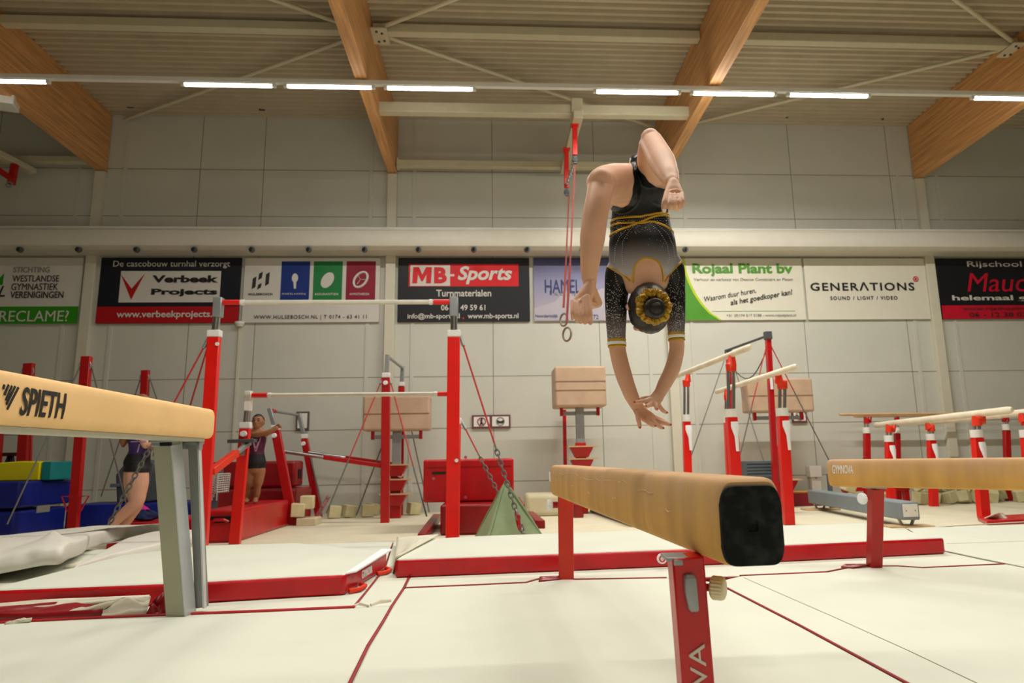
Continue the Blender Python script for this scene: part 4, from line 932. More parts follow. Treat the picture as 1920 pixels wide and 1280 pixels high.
# ================================================================== posts and gear at left
def redpost(label, u, v, ub, vb, Y, w, cables, d=.08, handles=False):
    c = W(u, v, Y); g = ground(c, W(ub, vb, Y)); t = thing('steel_post', label, 'post', g, 'red posts with guy cables at left')
    post(t, c, g, w, d, m_redp2)
    k = MB(); k.torus(c+V((0, -.02, -.12)), w*.62, .01, (0, 1, 0), 16, 6); k.build('shackle_ring', m_grey, t, smooth=True)
    for (u1, v1, y1) in cables: guy(t, c+V((.06 if u1 > u else -.06, 0, -.1)), W(u1, v1, y1), .98, m_cable, False, .009, False)
    if handles:
        for s_ in (-1, 1):
            q = W(ub+3, vb-42, Y-.03); k = MB(); k.tube([q+V((s_*.05, 0, .02)), q+V((s_*.16, 0, .02)), q+V((s_*.08, 0, -.16))], .011, 8, False); k.build('hook', m_redp2, t, smooth=True)
    return t
redpost('red steel post with side hooks rising behind the light tan beam, left', 163, 668, 138, 975, 9.2, .115, [(238, 950, 9.6), (10, 990, 8.2)], handles=True)
redpost('thicker red steel post behind the light tan beam near the left edge', 55, 681, 42, 870, 10.6, .135, [])
redpost('red steel post above the head of the person by the beam', 273, 694, 262, 930, 11.5, .115, [(188, 935, 11.4), (340, 880, 11.3)])
redpost('dark red post cut by the left edge below the beam', 1, 760, -8, 870, 10.8, .12, [])
b = MB(); b.bar(W(59, 800, 10.5), ground(W(59, 800, 10.5), W(57, 870, 10.5)), .03, .03); tag(b.build('thin_pole', m_redp2, bevel=.004), 'thin red pole beside the thicker red post at left', 'pole')
t = thing('equipment_trolley', 'dark metal trestle under the light tan beam at the left edge', 'trolley', (W(15, 870, 10.9).x, 10.9, FZ))
b = MB(); b.box(W(-40, 856, 10.9)+V((0, -.05, 0)), W(36, 848, 10.9)+V((0, .05, 0))); b.build('top_bar', M('dark_red_brown', '3c1a18', .5), t, bevel=.005)
for u in (-25, 20):
    for s_ in (-1, 1):
        b = MB(); p = W(u, 853, 10.9); b.bar(p, V((p.x+s_*.25, 10.9, FZ)), .06, .05); b.build('leg', M('dark_steel', '2b2527', .5), t)
# blue mats
def block(name, label, cat, lo, hi, mt, bevel=.025, group=None, extra=None):
    t = thing(name, label, cat, ((lo[0]+hi[0])/2, (lo[1]+hi[1])/2, lo[2]), group)
    b = MB(); b.box(lo, hi); b.build('pad', mt, t, bevel=bevel, seg=3); return t
xb = W(36, 920, 9.2).x
t = block('crash_mat', 'lower blue crash mat of the stack at the left edge, with a small pale label', 'mat', (xb-2.4, 9.2, FZ), (xb-.02, 10.25, .13), m_blue, .03, 'blue crash mats')
q = xb+.0; 
def onx(u, v, x): d = ray(u, v); return CAM+d*(x/d.x)
a = onx(73, 957, xb-.015); c = onx(89, 950, xb-.015); b = MB(); b.hexa((a+c)/2, (.004, 0, 0), (0, abs(c.y-a.y)/2+.05, 0), (0, 0, .045)); b.build('label_patch', m_pgy, t)
block('crash_mat', 'upper blue crash mat of the stack at left, under the yellow foam shape', 'mat', (xb-2.4, 9.2, .165), (xb, 10.3, .49), m_blue, .03, 'blue crash mats')
xa, xc = W(100, 950, 10.2).x, W(345, 950, 10.2).x
block('crash_mat', 'long blue crash mat along the wall behind the person by the beam', 'mat', (xa+.05, 10.4, FZ), (xc, 11.2, .13), m_blue, .03, 'blue crash mats')
P = [(0, 0), (1.0, 0), (1.0, .24), (.75, .25), (.5, .235), (.28, .19), (.1, .12), (0, .06)]
x1 = W(73, 890, 9.6).x; b = MB(); b.ring([[V((x1-1.0+px, y, .495+pz*1.0)) for px, pz in P] for y in (9.6, 10.2)]); o = b.build('foam_wedge', m_yel, bevel=.015); tag(o, 'rounded yellow foam wedge on top of the blue mats at left', 'foam shape')
b = MB(); b.box((x1+.01, 9.62, .495), (W(95, 890, 9.62).x, 10.15, .735)); tag(b.build('foam_block', m_teal, bevel=.015), 'small teal foam block beside the yellow wedge', 'foam shape')
b = MB(); P = ccw([(W(-60, 985, 8.0).x, 7.6), (W(100, 975, 8.3).x, 8.3), (W(140, 975, 9.0).x, 8.75), (W(-60, 985, 8.0).x-1, 8.75)]); b.slab(P, FZ, FZ+.06); tag(b.build('floor_strip', m_redv2, bevel=.01), 'flat red mat edge on the floor in front of the blue mats', 'mat')
# grey padded tub behind the person at left, basket, red mat with clothes
t = thing('storage_tub', 'dark grey plastic tub behind the person by the beam', 'tub', (W(250, 920, 10.6).x, 10.8, .135))
a, c = W(213, 918, 10.6), W(292, 862, 10.6); b = MB(); 
b.ring([[V((x, 10.6+y, z)) for x, y in ((x0, 0), (x1_, 0), (x1_, .5), (x0, .5))] for z, x0, x1_ in ((.135, a.x+.05, c.x-.05), (c.z-.2, a.x, c.x-.03), (c.z-.06, a.x+.1, c.x), (c.z, a.x+.2, c.x-.08))]); b.build('tub_body', m_dgrey, t, bevel=.03)
b = MB(); b.box((a.x-.04, 10.56, .36), (a.x+.3, 10.61, .41)); b.build('rim', m_slate, t, bevel=.01)
t = block('low_mat', 'low red mat carrying folded clothes beside the grey beam leg', 'mat', (W(231, 968, 8.0).x, 7.7, FZ), (W(345, 968, 8.0).x, 8.7, .075), m_redv, .02)
def clump(label, cat, c, r, m, seed, name):
    random.seed(seed); b = MB(); n, mm = 22, 10; rings = []
    for i in range(mm+1):
        th = PI*(i+.05)/(mm+.1); rr = []
        for j_ in range(n):
            a = 2*PI*j_/n; k = 1+.16*math.sin(3*a+seed+i)+.12*math.sin(5*a-i*1.3+seed*2); z = -math.cos(th); z = z*(1 if z > 0 else .35)
            rr.append(V(c)+V((r[0]*k*math.sin(th)*math.cos(a), r[1]*k*math.sin(th)*math.sin(a), r[2]*z*(1+.25*math.sin(4*a+seed)))))
        rings.append(rr)
    b.ring(rings); o = b.build(name, m, smooth='all', sub=1); return tag(o, label, cat)
c = W(255, 955, 8.1); clump('bright pink garment heaped on the red mat, left of the navy one', 'clothes', (c.x-.04, 8.15, .11), (.15, .13, .13), m_pink, 1, 'folded_garment')
c = W(281, 957, 8.05); clump('navy garment lying between the two pink garments on the red mat', 'clothes', (c.x+.03, 7.9, .105), (.13, .08, .08), m_navy, 2, 'folded_garment')
c = W(306, 950, 8.1); clump('bright pink garment partly behind the grey beam leg', 'clothes', (c.x+.03, 8.2, .11), (.1, .1, .12), m_pink, 3, 'folded_garment')
t = thing('laundry_basket', 'white mesh basket hooked on a grey tub left of the front red post', 'basket', (W(388, 900, 8.8).x, 8.9, FZ))
a, c = W(358, 955, 8.8), W(392, 878, 8.8); b = MB(); b.ring([[V((x, y, z)) for x, y in ((x0, 8.75), (x1_, 8.75), (x1_, 9.2), (x0, 9.2))] for z, x0, x1_ in ((FZ, a.x+.03, c.x-.03), (c.z-.12, a.x, c.x), (c.z-.11, a.x-.03, c.x+.03), (c.z, a.x-.03, c.x+.03))]); b.build('tub_body', m_slate, t, bevel=.015)
a, c = W(393, 938, 8.8), W(413, 888, 8.8); b = MB()
for i in range(7):
    x = a.x+(c.x-a.x)*i/6; b.bar((x, 8.72, c.z), (x*.98+a.x*.02, 8.74, a.z+.04*(i % 3)), .012, .012)
for i in range(9):
    z = c.z+(a.z+.1-c.z)*i/8; b.bar((a.x, 8.72, z), (c.x, 8.72, z), .012, .012, (0, 0, 1))
    b.bar((c.x, 8.72, z), (c.x-.02, 9.15, z), .012, .012, (0, 0, 1))
for i in range(7): y = 8.72+.43*i/6; b.bar((c.x-.01, y, c.z), (c.x-.02, y, a.z+.08), .012, .012)
b.build('mesh_basket', m_net, t)
# red blocks around the standing girl
BYF = 8.15
xk = W(447, 960, BYF).x
yk = BYF
for _ in range(60):
    if pj(V((xk, yk, .15)))[0] < 541: yk += .05
t = block('vault_block', 'long glossy red padded block in front of the standing girl', 'padded block', (W(376, 960, BYF).x, BYF, FZ), (xk, yk, .155), m_redv, .03, 'red padded blocks')
b = MB(); a = W(388, 977, BYF); c = W(436, 972, BYF); b.box((a.x, BYF-.015, a.z-.02), (c.x, BYF+.002, c.z+.03)); b.build('handle_slot', m_black, t, bevel=.004)
b = MB(); b.tube([(a.x+.05, BYF-.01, a.z-.01), (a.x+.1, BYF-.04, a.z+.015), (c.x-.08, BYF-.04, a.z+.015), (c.x-.04, BYF-.01, a.z-.01)], .018, 8); b.build('handle', m_redv, t, smooth=True)
xl, xr = W(404, 890, 11.0).x, W(566, 890, 11.0).x
block('vault_block', 'low red padded block under the upright one behind the standing girl', 'padded block', (xl, 10.35, FZ), (xr+.1, 11.25, .29), m_redv2, .03, 'red padded blocks')
t = block('vault_block', 'upright red padded block behind the legs of the standing girl', 'padded block', (xl, 10.75, .30), (xr-.03, 11.2, .69), m_redv2, .04, 'red padded blocks')
b = MB(); b.box((xr-.04, 10.9, .42), (xr-.018, 11.05, .56)); b.build('handle_slot', m_black, t)
# red stack at centre
a, c = W(793, 935, 8.7), W(963, 856, 8.7)
tt = block('vault_block', 'large red padded block on top of the stack behind the tall red post', 'padded block', (a.x, 8.7, .15), (c.x, 9.6, .665), m_redv, .025, 'red padded blocks')
b = MB(); q0, q1_ = W(810, 889, 8.7), W(843, 884, 8.7); b.box((q0.x, 8.688, q0.z), (q1_.x, 8.702, q1_.z)); b.build('handle_slot', M('slot_green', '1c2413', .7), tt)
b = MB(); b.box((a.x+.03, 8.69, .56), (c.x-.03, 8.703, .575)); b.build('lid_seam', m_redv2, tt)
b = MB()
for u, v in ((813, 897), (873, 857), (873, 932)): q = W(u, v, 8.69); b.cyl(q, q+V((0, -.012, 0)), .02, n=10)
b.build('stud', M('pink_stud', 'c46068', .5), tt)
a, c = W(825, 990, 8.3), W(984, 925, 8.3)
block('vault_block', 'red padded block at the bottom of the stack, behind the green canvas', 'padded block', (a.x, 8.3, FZ), (c.x, 9.7, .145), m_redv2, .03, 'red padded blocks')
for (pts, l) in ((((783, 1000), (800, 1000), (826, 963), (812, 963)), 'red mat edge on the floor left of the tall red post'), (((1003, 975), (1022, 975), (1000, 958), (990, 958)), 'red mat edge on the floor right of the green canvas')):
    P = GP(pts, FZ+.1); b = MB(); b.slab(ccw(P), FZ, FZ+.1); tag(b.build('mat_edge', m_redv2, bevel=.01), l, 'mat')
P = [(W(986, 925, 10.6).x, 10.6), (W(1062, 925, 10.6).x, 10.6)]
block('foam_slab', 'cream foam slab leaning low behind the near beam\'s far end', 'mat', (P[0][0], 10.6, FZ), (P[1][0], 11.4, .12), M('foam_slab', 'cdc4a4', .85, var=.05), .06)
a, c = W(1076, 960, 10.2), W(1094, 940, 10.2); block('low_mat', 'small dark red block on the floor behind the near beam\'s far leg', 'mat', (a.x, 10.2, FZ), (c.x, 10.8, .0), m_redv2, .02)
# right side
a, c = W(1452, 940, 11.35), W(1550, 919, 11.35)
t = block('low_mat', 'low maroon mat with a yellow top edge by the wall, right of centre', 'mat', (a.x, 11.35, FZ), (c.x, 11.8, .02), M('maroon_vinyl', '7d1420', .45, var=.1), .02)
b = MB(); b.box((a.x+.3, 11.37, .018), (c.x-.02, 11.75, .03)); b.build('yellow_edge', M('ochre', 'c89a2c', .6), t)
a, c = W(1402, 905, 9.95), W(1477, 863, 9.95)
t = thing('ribbed_crate', 'grey ribbed plastic crate on a red stand, behind the front parallel bar post', 'crate', ((a.x+c.x)/2, 10.1, FZ))
b = MB(); b.box((a.x, 9.95, a.z), (c.x, 10.25, c.z))
for i in range(5): z = c.z-.03-.045*i; b.box((a.x-.0, 9.935, z-.008), (c.x, 9.951, z+.012))
b.build('crate_body', m_slate, t, bevel=.006)
b = MB(); b.box((a.x+.05, 9.93, a.z+.0), (c.x-.06, 9.952, a.z+.09)); b.build('crate_flap', m_dgrey, t, bevel=.01)
b = MB(); b.box((a.x+.35, 10.02, FZ), (c.x-.05, 10.18, a.z)); b.build('stand', m_redp2, t)
b = MB(); b.box((a.x+.33, 9.97, FZ+.08), (a.x+.42, 10.03, a.z)); b.build('bracket', m_white, t)
a, c = W(1521, 914, 11.9), W(1537, 873, 11.9); t = thing('socket_column', 'white plastic socket column low on the wall, right of the red post', 'socket', (a.x, 11.9, FZ))
b = MB(); b.box((a.x+.02, 11.9, FZ), (c.x, 11.998, c.z-.18)); b.build('lower_box', m_white, t, bevel=.006); b = MB(); b.box((a.x-.02, 11.86, c.z-.19), (c.x+.01, 11.998, c.z)); b.build('upper_box', m_white, t, bevel=.01)
b = MB(); q = W(1530, 895, 11.89); b.cyl(q+V((0, .01, 0)), q+V((0, -.004, 0)), .02, n=12); b.build('lock', m_grey, t)
b = MB(); p = W(1554, 888, 10.6); b.bar(p, V((p.x, 10.6, FZ)), .06, .05); tag(b.build('steel_post', m_slate, bevel=.005), 'short blue-grey post hidden behind the left end of the right beam', 'post')
a, c = W(1580, 921, 11.5), W(1702, 911, 11.5); t = thing('floor_frame', 'low dark red steel frame behind the foam cubes under the right beam', 'frame', ((a.x+c.x)/2, 11.5, FZ))
b = MB(); b.box((a.x, 11.45, a.z), (c.x, 11.55, c.z)); b.build('top_bar', m_redp2, t)
for x in (a.x+.05, c.x-.05): b = MB(); b.box((x-.04, 11.46, FZ), (x+.04, 11.54, a.z)); b.build('leg', m_redp2, t)
P = GP([(1832, 968), (1850, 976), (1935, 973), (1935, 962)], FZ+.05); b = MB(); b.slab(ccw(P), FZ, FZ+.05); tag(b.build('mat_edge', m_redv, bevel=.012), 'red mat edge lying at the foot of the low parallel bars, at the right edge', 'mat')
sheet('canvas_flap', 'cream mat corner lifted at the foot of the low parallel bars', 'flap', [G(1838, 976, FZ+.01), G(1895, 978, FZ+.01), G(1878, 962, FZ+.1), G(1862, 966, FZ+.1)], 0, m_cream2, .015, amp=.01)
# foam cubes
def cube_proto(s_):
    b = MB(); b.box((-s_/2, -s_/2, -s_/2), (s_/2, s_/2, s_/2)); me = b.build('foam_cube', m_foam, loc=(0, 0, 0), bevel=.012); return me
random.seed(11)
proto = cube_proto(.18); first = True
def put(u, Y, z, rot, lab, grp, sc_=1.0, m=None):
    global first
    o = proto if first else proto.copy()
    if not first: COL.objects.link(o)
    first = False
    o.location = (W(u, 930, Y).x, Y, z); o.rotation_euler = rot; o.scale = (sc_,)*3
    tag(o, lab, 'foam cube', grp)
LR = 'cream foam cube in the long heap at the wall under the right beam'
u = 1590
while u < 1990:
    if all(abs(u-k_) > 16 for k_ in (1627, 1684, 1894)):
        put(u, 11.1, FZ+.105, (random.uniform(-.35, .35), random.uniform(-.35, .35), random.uniform(0, 1.5)), LR, 'foam cubes under the right beam')
        put(u+12, 11.45, FZ+.105, (random.uniform(-.3, .3), random.uniform(-.3, .3), random.uniform(0, 1.5)), LR, 'foam cubes under the right beam')
        if random.random() < .85: put(u+random.uniform(-2, 8), 11.2, FZ+.315, (random.uniform(-.6, .6), random.uniform(-.6, .6), random.uniform(0, 1.5)), LR, 'foam cubes under the right beam')
    u += 27
LL = 'cream foam cube by the wall between the girl and the red pedestal'
for u, Y, z, r in ((560, 10.1, FZ+.21, .2), (628, 11.2, FZ+.1, .4), (655, 11.3, FZ+.1, .7), (690, 11.3, FZ+.1, .3), (699, 11.62, FZ+.1, .8), (577, 10.15, FZ+.31, .1), (776, 11.5, FZ+.1, .5)):
    put(u, Y, z, (.1*r, .2*r, r), LL, 'foam cubes by the red pedestal')
t = block('low_mat', 'low cream mat with a red edge at the foot of the second bars', 'mat', (W(556, 960, 10.0).x, 10.0, FZ), (W(592, 960, 10.0).x, 10.35, FZ+.1), M('low_cream', 'cfc3a2', .8), .01)
# ceiling gear at the left edge
p = W(8, 192, 9.6); t = thing('ceiling_unit', 'small white box unit under the roof at the left edge', 'unit', p)
b = MB(); b.hexa(p, (.14, .05, 0), (-.05, .14, 0), (0, 0, .07)); b.build('housing', m_white, t, bevel=.01); b = MB(); b.bar(p+V((0, 0, .07)), V((p.x, p.y, zr(9.6)+.02)), .04, .04); b.build('hanger', m_white, t)
p = W(-20, 280, 11.0); q = W(62, 322, 11.8); t = thing('rope_bracket', 'pale rail with a red hanger arm under the roof at the left edge', 'bracket', W(20, 300, 11.4))
b = MB(); b.bar(p, q, .15, .1); b.build('rail', m_steel_w, t, bevel=.01)
b = MB(); c = W(28, 308, 11.4); b.bar(c, c+V((-.02, 0, -.36)), .1, .08); b.bar(c+V((0, 0, -.28)), W(-12, 312, 11.3), .09, .08, (0, 0, 1)); b.build('hanger_arm', m_redp2, t, bevel=.008)
b = MB(); q = W(17, 346, 11.36); b.torus(q, .045, .014, (0, 1, 0), 16, 8); b.build('eye_ring', m_grey, t, smooth=True)
xq = W(110, 300, 11.8).x; b = MB(); b.box((BX[0]+.2, 11.7, W(100, 300, 11.75).z-.06), (BX[1]-.1, 11.82, W(100, 300, 11.75).z+.06)); tag(b.build('support_tube', m_steel_w, bevel=.01), 'pale tube by the wall left of the leftmost timber beam', 'roof tube')

# ================================================================== PEOPLE
m_skin = M('skin_fair', 'dba98b', .5, var=.06, scale=14, sss=.12, spec=.35)
m_skint = M('skin_tan', 'b9835c', .5, var=.06, scale=14, sss=.1, spec=.35)
m_hair = M('dark_hair', '1d130e', .4, var=.6, scale=60, stretch=(1, .15, .25), spec=.5, bump=.12, bscale=110)
m_hairl = M('fair_hair', '8a5a34', .45, var=.3, scale=20)
m_leo = M('black_lycra', '15151a', .35, var=.2, scale=10, spec=.4)
m_gold = M('gold_trim', 'c99a1e', .35, metal=.35, var=.15, scale=30)
m_satin = M('gold_satin', 'ab8420', .32, metal=.45, var=.4, scale=40, bump=.6, bscale=55)
m_gem = M('crystal', 'f2f2ee', .15, var=.02, spec=.8)
m_nail = M('nail_polish', 'c2424a', .3, var=.05)
m_short = M('black_shorts', '0e0e10', .6, var=.1)
m_purp = M('purple_leotard', '33205f', .4, var=.2, scale=12)
m_maro = M('maroon_leotard', '4d1230', .4, var=.2, scale=12)
m_pinkl = M('pink_stripe', 'b98aa6', .5)
m_eye = M('dark_eye', '18110e', .3); m_lip = M('lips', '8e4a42', .5)

def limb(b, pts, side=(1, 0, 0), n=32):
    """closed tapered limb through (point, radius, other radius) with rounded ends"""
    P = [V(p[0]) for p in pts]; r = [p[1] for p in pts]; q = [p[2] if len(p) > 2 else p[1] for p in pts]
    d0 = (P[0]-P[1]).normalized(); d1 = (P[-1]-P[-2]).normalized()
    PP = []; R = []; Q = []
    for k, s_ in ((.98, .2), (.85, .55), (.5, .87)): PP.append(P[0]+d0*r[0]*k*.8); R.append(r[0]*s_); Q.append(q[0]*s_)
    # smooth interpolation between the stations
    for i in range(len(P)-1):
        a, c = P[i], P[i+1]; p_ = P[i-1] if i else a*2-c; n_ = P[i+2] if i+2 < len(P) else c*2-a
        for k in range(4):
            f = k/4; f2, f3 = f*f, f*f*f
            PP.append(.5*((2*a)+(c-p_)*f+(2*p_-5*a+4*c-n_)*f2+(3*a-p_-3*c+n_)*f3))
            s_ = f*f*(3-2*f)*.6+f*.4; R.append(r[i]+(r[i+1]-r[i])*s_); Q.append(q[i]+(q[i+1]-q[i])*s_)
    PP.append(P[-1]); R.append(r[-1]); Q.append(q[-1])
    for k, s_ in ((.5, .87), (.85, .55), (.98, .2)): PP.append(P[-1]+d1*r[-1]*k*.8); R.append(r[-1]*s_); Q.append(q[-1]*s_)
    b.tube(PP, R, n, ry=Q, side=side); return b
def fuse(b, voxel, smooth=6, extra=None):
    me = bpy.data.meshes.new('tmp'); me.from_pydata(b.v, [], b.f)
    bm = bmesh.new(); bm.from_mesh(me); bmesh.ops.recalc_face_normals(bm, faces=bm.faces); bm.to_mesh(me); bm.free()
    o = bpy.data.objects.new('tmp', me); COL.objects.link(o)
    m = o.modifiers.new('r', 'REMESH'); m.mode = 'VOXEL'; m.voxel_size = voxel
    m = o.modifiers.new('s', 'SMOOTH'); m.factor = .5; m.iterations = smooth
    bpy.context.view_layer.update()
    e = o.evaluated_get(bpy.context.evaluated_depsgraph_get()); k = e.to_mesh()
    vs = [v.co.copy() for v in k.vertices]; ns = [v.normal.copy() for v in k.vertices]; fs = [list(p.vertices) for p in k.polygons]
    e.to_mesh_clear(); bpy.data.objects.remove(o); bpy.data.meshes.remove(me)
    if extra:                                    # more smoothing where extra(point) is 1, none at hands and feet
        me = bpy.data.meshes.new('tmp'); me.from_pydata(vs, [], fs); o = bpy.data.objects.new('tmp', me); COL.objects.link(o)
        g = o.vertex_groups.new(name='w')
        for i, p in enumerate(vs):
            w = extra(p)
            if w > 0: g.add([i], w, 'REPLACE')
        m = o.modifiers.new('s', 'SMOOTH'); m.factor = .6; m.iterations = 22; m.vertex_group = 'w'
        bpy.context.view_layer.update(); e = o.evaluated_get(bpy.context.evaluated_depsgraph_get()); k = e.to_mesh()
        vs = [v.co.copy() for v in k.vertices]; ns = [v.normal.copy() for v in k.vertices]
        e.to_mesh_clear(); bpy.data.objects.remove(o); bpy.data.meshes.remove(me)
    return vs, ns, fs
def seg_d(p, a, c):
    d = c-a; t = max(0, min(1, (p-a).dot(d)/max(1e-9, d.dot(d)))); return (p-a-d*t).length, t
def nearest_chain(p, chains):
    best = (9e9, None)
    for nm, ch in chains.items():
        for (a, ra), (c, rc) in zip(ch, ch[1:]):
            d, t = seg_d(p, a, c); k = d/(ra+(rc-ra)*t)
            if k < best[0]: best = (k, nm)
    return best[1]
def shell(body, keep, off, it=3):
    """the part of a body surface where keep(vertex index) holds, lifted off the skin"""
    vs, ns, fs = body; F = [f for f in fs if all(keep[i] for i in f)]
    used = sorted({i for f in F for i in f}); mp = {i: k for k, i in enumerate(used)}
    P = [vs[i].copy() for i in used]
    cnt = {}
    for f in F:
        for a, c in zip(f, f[1:]+f[:1]): k = (min(a, c), max(a, c)); cnt[k] = cnt.get(k, 0)+1
    nb = {}
    for (a, c), n in cnt.items():
        if n == 1: nb.setdefault(mp[a], []).append(mp[c]); nb.setdefault(mp[c], []).append(mp[a])
    for _ in range(it*3):
        Q = {i: (P[i]*.4+sum((P[j_] for j_ in l), V((0, 0, 0)))*(.6/len(l))) for i, l in nb.items() if len(l) == 2}
        for i, p in Q.items(): P[i] = p
    b = MB(); b.add([P[k]+ns[i]*off for k, i in enumerate(used)], [[mp[i] for i in f] for f in F]); return b
def inpoly(u, v, P):
    c = False; n = len(P)
    for i in range(n):
        (x0, y0), (x1_, y1_) = P[i], P[i-1]
        if (y0 > v) != (y1_ > v) and u < (x1_-x0)*(v-y0)/(y1_-y0)+x0: c = not c
    return c
def S(u, v, y, r, q=None): k = y/1292; return (W(u, v, y), r*k, (q if q is not None else r)*k)
def ch(l): return [(V(p[0]), (p[1]+p[2])/2) for p in l]

# ------------------------------------------------------------------ the flipping gymnast
gy = thing('person', 'gymnast upside down in mid flip above the beam, black leotard with gold trim', 'person', W(1210, 800, 2.45))
torso = [S(1195, 300, 2.37, 15, 26), S(1197, 314, 2.38, 27, 38), S(1199, 336, 2.39, 45, 50), S(1201, 365, 2.40, 54, 52), S(1200, 398, 2.41, 55, 44), S(1201, 425, 2.42, 59, 43), S(1204, 455, 2.42, 65, 46), S(1206, 485, 2.42, 67, 46), S(1208, 507, 2.42, 58, 42), S(1210, 524, 2.42, 46, 34)]
neck = [S(1210, 515, 2.425, 30, 30), S(1213, 535, 2.42, 26, 26), S(1216, 556, 2.41, 25, 26)]
armL = [S(1176, 490, 2.43, 26, 26), S(1162, 510, 2.44, 27), S(1156, 545, 2.45, 22.5), S(1155, 590, 2.46, 19.5), S(1156, 635, 2.47, 16.5), S(1159, 662, 2.475, 16), S(1168, 698, 2.47, 16), S(1181, 735, 2.46, 14), S(1193, 760, 2.46, 11.5, 10)]
armR = [S(1246, 486, 2.43, 26, 26), S(1259, 506, 2.44, 25), S(1265, 545, 2.45, 19.5), S(1267, 590, 2.45, 17.5), S(1268, 630, 2.46, 15), S(1269, 655, 2.46, 14.5), S(1261, 690, 2.45, 15), S(1247, 718, 2.44, 13.5), S(1237, 738, 2.43, 11, 10)]
thL = [S(1176, 348, 2.39, 42, 44), S(1158, 344, 2.30, 40, 40), S(1138, 341, 2.17, 34, 34), S(1127, 345, 2.09, 31, 31)]
shL = [S(1127, 346, 2.08, 27, 28), S(1122, 372, 2.045, 25.5, 27), S(1116, 405, 2.035, 25.5, 30), S(1111, 445, 2.04, 25, 29), S(1107, 485, 2.05, 20, 23), S(1105, 513, 2.06, 16.5, 18), S(1106, 531, 2.063, 13.5, 12)]
thR = [S(1228, 350, 2.39, 40, 44), S(1224, 330, 2.33, 37, 38), S(1221, 298, 2.22, 29, 30), S(1220, 270, 2.13, 24, 25)]
shR = [S(1221, 266, 2.12, 23, 24), S(1228, 278, 2.06, 24, 25), S(1241, 302, 1.96, 26.5, 27), S(1253, 326, 1.87, 21, 22), S(1260, 340, 1.82, 15, 14)]
b = MB()
for l in (torso, neck, armL, armR, thL, thR, shL, shR): limb(b, l)
# buttocks, shoulder blades, knees, calves
k = 2.4/1292
b.ell(W(1168, 362, 2.35), (38*k, 36*k, 40*k)); b.ell(W(1230, 356, 2.35), (34*k, 34*k, 36*k))
for u in (1178, 1236): b.ell(W(u, 488, 2.385), (24*k, 13*k, 30*k))
b.ell(W(1126, 338, 2.06), (22*k, 24*k, 22*k)); b.ell(W(1219, 258, 2.105), (17*k, 17*k, 17*k))
# head: crown towards the camera and down, face down and away
hc = W(1217, 578, 2.385); fdir = V((0, .64, -.768)); cdir = V((0, -.768, -.64)); xd = V((1, 0, 0))
b.ell(hc, (.072, .088, .090), 24, 16, (xd, fdir, cdir)); jaw = hc-cdir*.06+fdir*.035; b.ell(jaw, (.05, .052, .055), 20, 12, (xd, fdir, cdir))
b.ell(hc+fdir*.09-cdir*.028, (.011, .018, .02), 12, 8, (xd, fdir, cdir)); b.ell(hc+fdir*.085-cdir*.012, (.008, .012, .03), 12, 8, (xd, fdir, cdir))
b.ell(hc+fdir*.07+cdir*.012, (.055, .02, .014), 14, 8, (xd, fdir, cdir)); b.ell(hc+fdir*.076-cdir*.064, (.024, .016, .012), 12, 8, (xd, fdir, cdir))
for s_ in (-1, 1):
    e = hc+xd*s_*.073-cdir*.015+fdir*.0; b.ell(e, (.009, .018, .03), 12, 8, (V((1, -.3*s_, 0)).normalized(), V((.3*s_, 1, 0)).normalized(), cdir))
# feet
def foot(b, ank, ball, toes, heel, w, th, tr):
    A, B_, H_ = W(*ank), W(*ball), W(*heel); kk = ball[2]/1292
    limb(b, [(A, w*.62*kk, th*.95*kk), (A.lerp(B_, .55), w*.86*kk, th*.68*kk), (B_, w*1.05*kk, th*.40*kk)])
    limb(b, [(A, w*.6*kk, w*.6*kk), (H_, w*.55*kk, w*.55*kk)])
    limb(b, [(H_, w*.5*kk, w*.45*kk), (H_.lerp(B_, .55)+V((0, .012, -.004)), w*.7*kk, th*.5*kk), (B_, w*.85*kk, th*.35*kk)])
    out = []
    for (u0, v0, u1, v1, u2, v2, y, r) in toes:
        y -= .014; p0, p1, p2 = W(u0, v0-6, y+.022), W(u1, v1, y), W(u2, v2, y+.006); limb(b, [(p0, r*kk), (p1, r*kk*1.02), (p2, r*kk*.86)], n=14); out.append((p1, p2, r*kk))
    return out
tl = foot(b, (1106, 536, 2.062), (1092, 566, 2.038), [(1101, 562, 1105, 588, 1106, 603, 2.012, 6.4), (1094, 564, 1096, 590, 1097, 606, 2.015, 4.3), (1085, 574, 1088, 592, 1089, 605, 2.02, 4.2), (1078, 573, 1081, 590, 1081, 603, 2.025, 4), (1073, 570, 1073, 586, 1073, 598, 2.03, 3.8)], (1121, 569, 2.10), 18, 18, 5)
tr = foot(b, (1262, 346, 1.805), (1264, 363, 1.772), [(1251, 366, 1246, 380, 1245, 393, 1.745, 6.2), (1258, 370, 1256, 381, 1256, 392, 1.735, 4.1), (1265, 370, 1265, 381, 1265, 391, 1.735, 4), (1272, 370, 1274, 380, 1274, 390, 1.74, 3.9), (1278, 368, 1281, 377, 1282, 386, 1.745, 3.7)], (1270, 388, 1.83), 20, 17, 5)
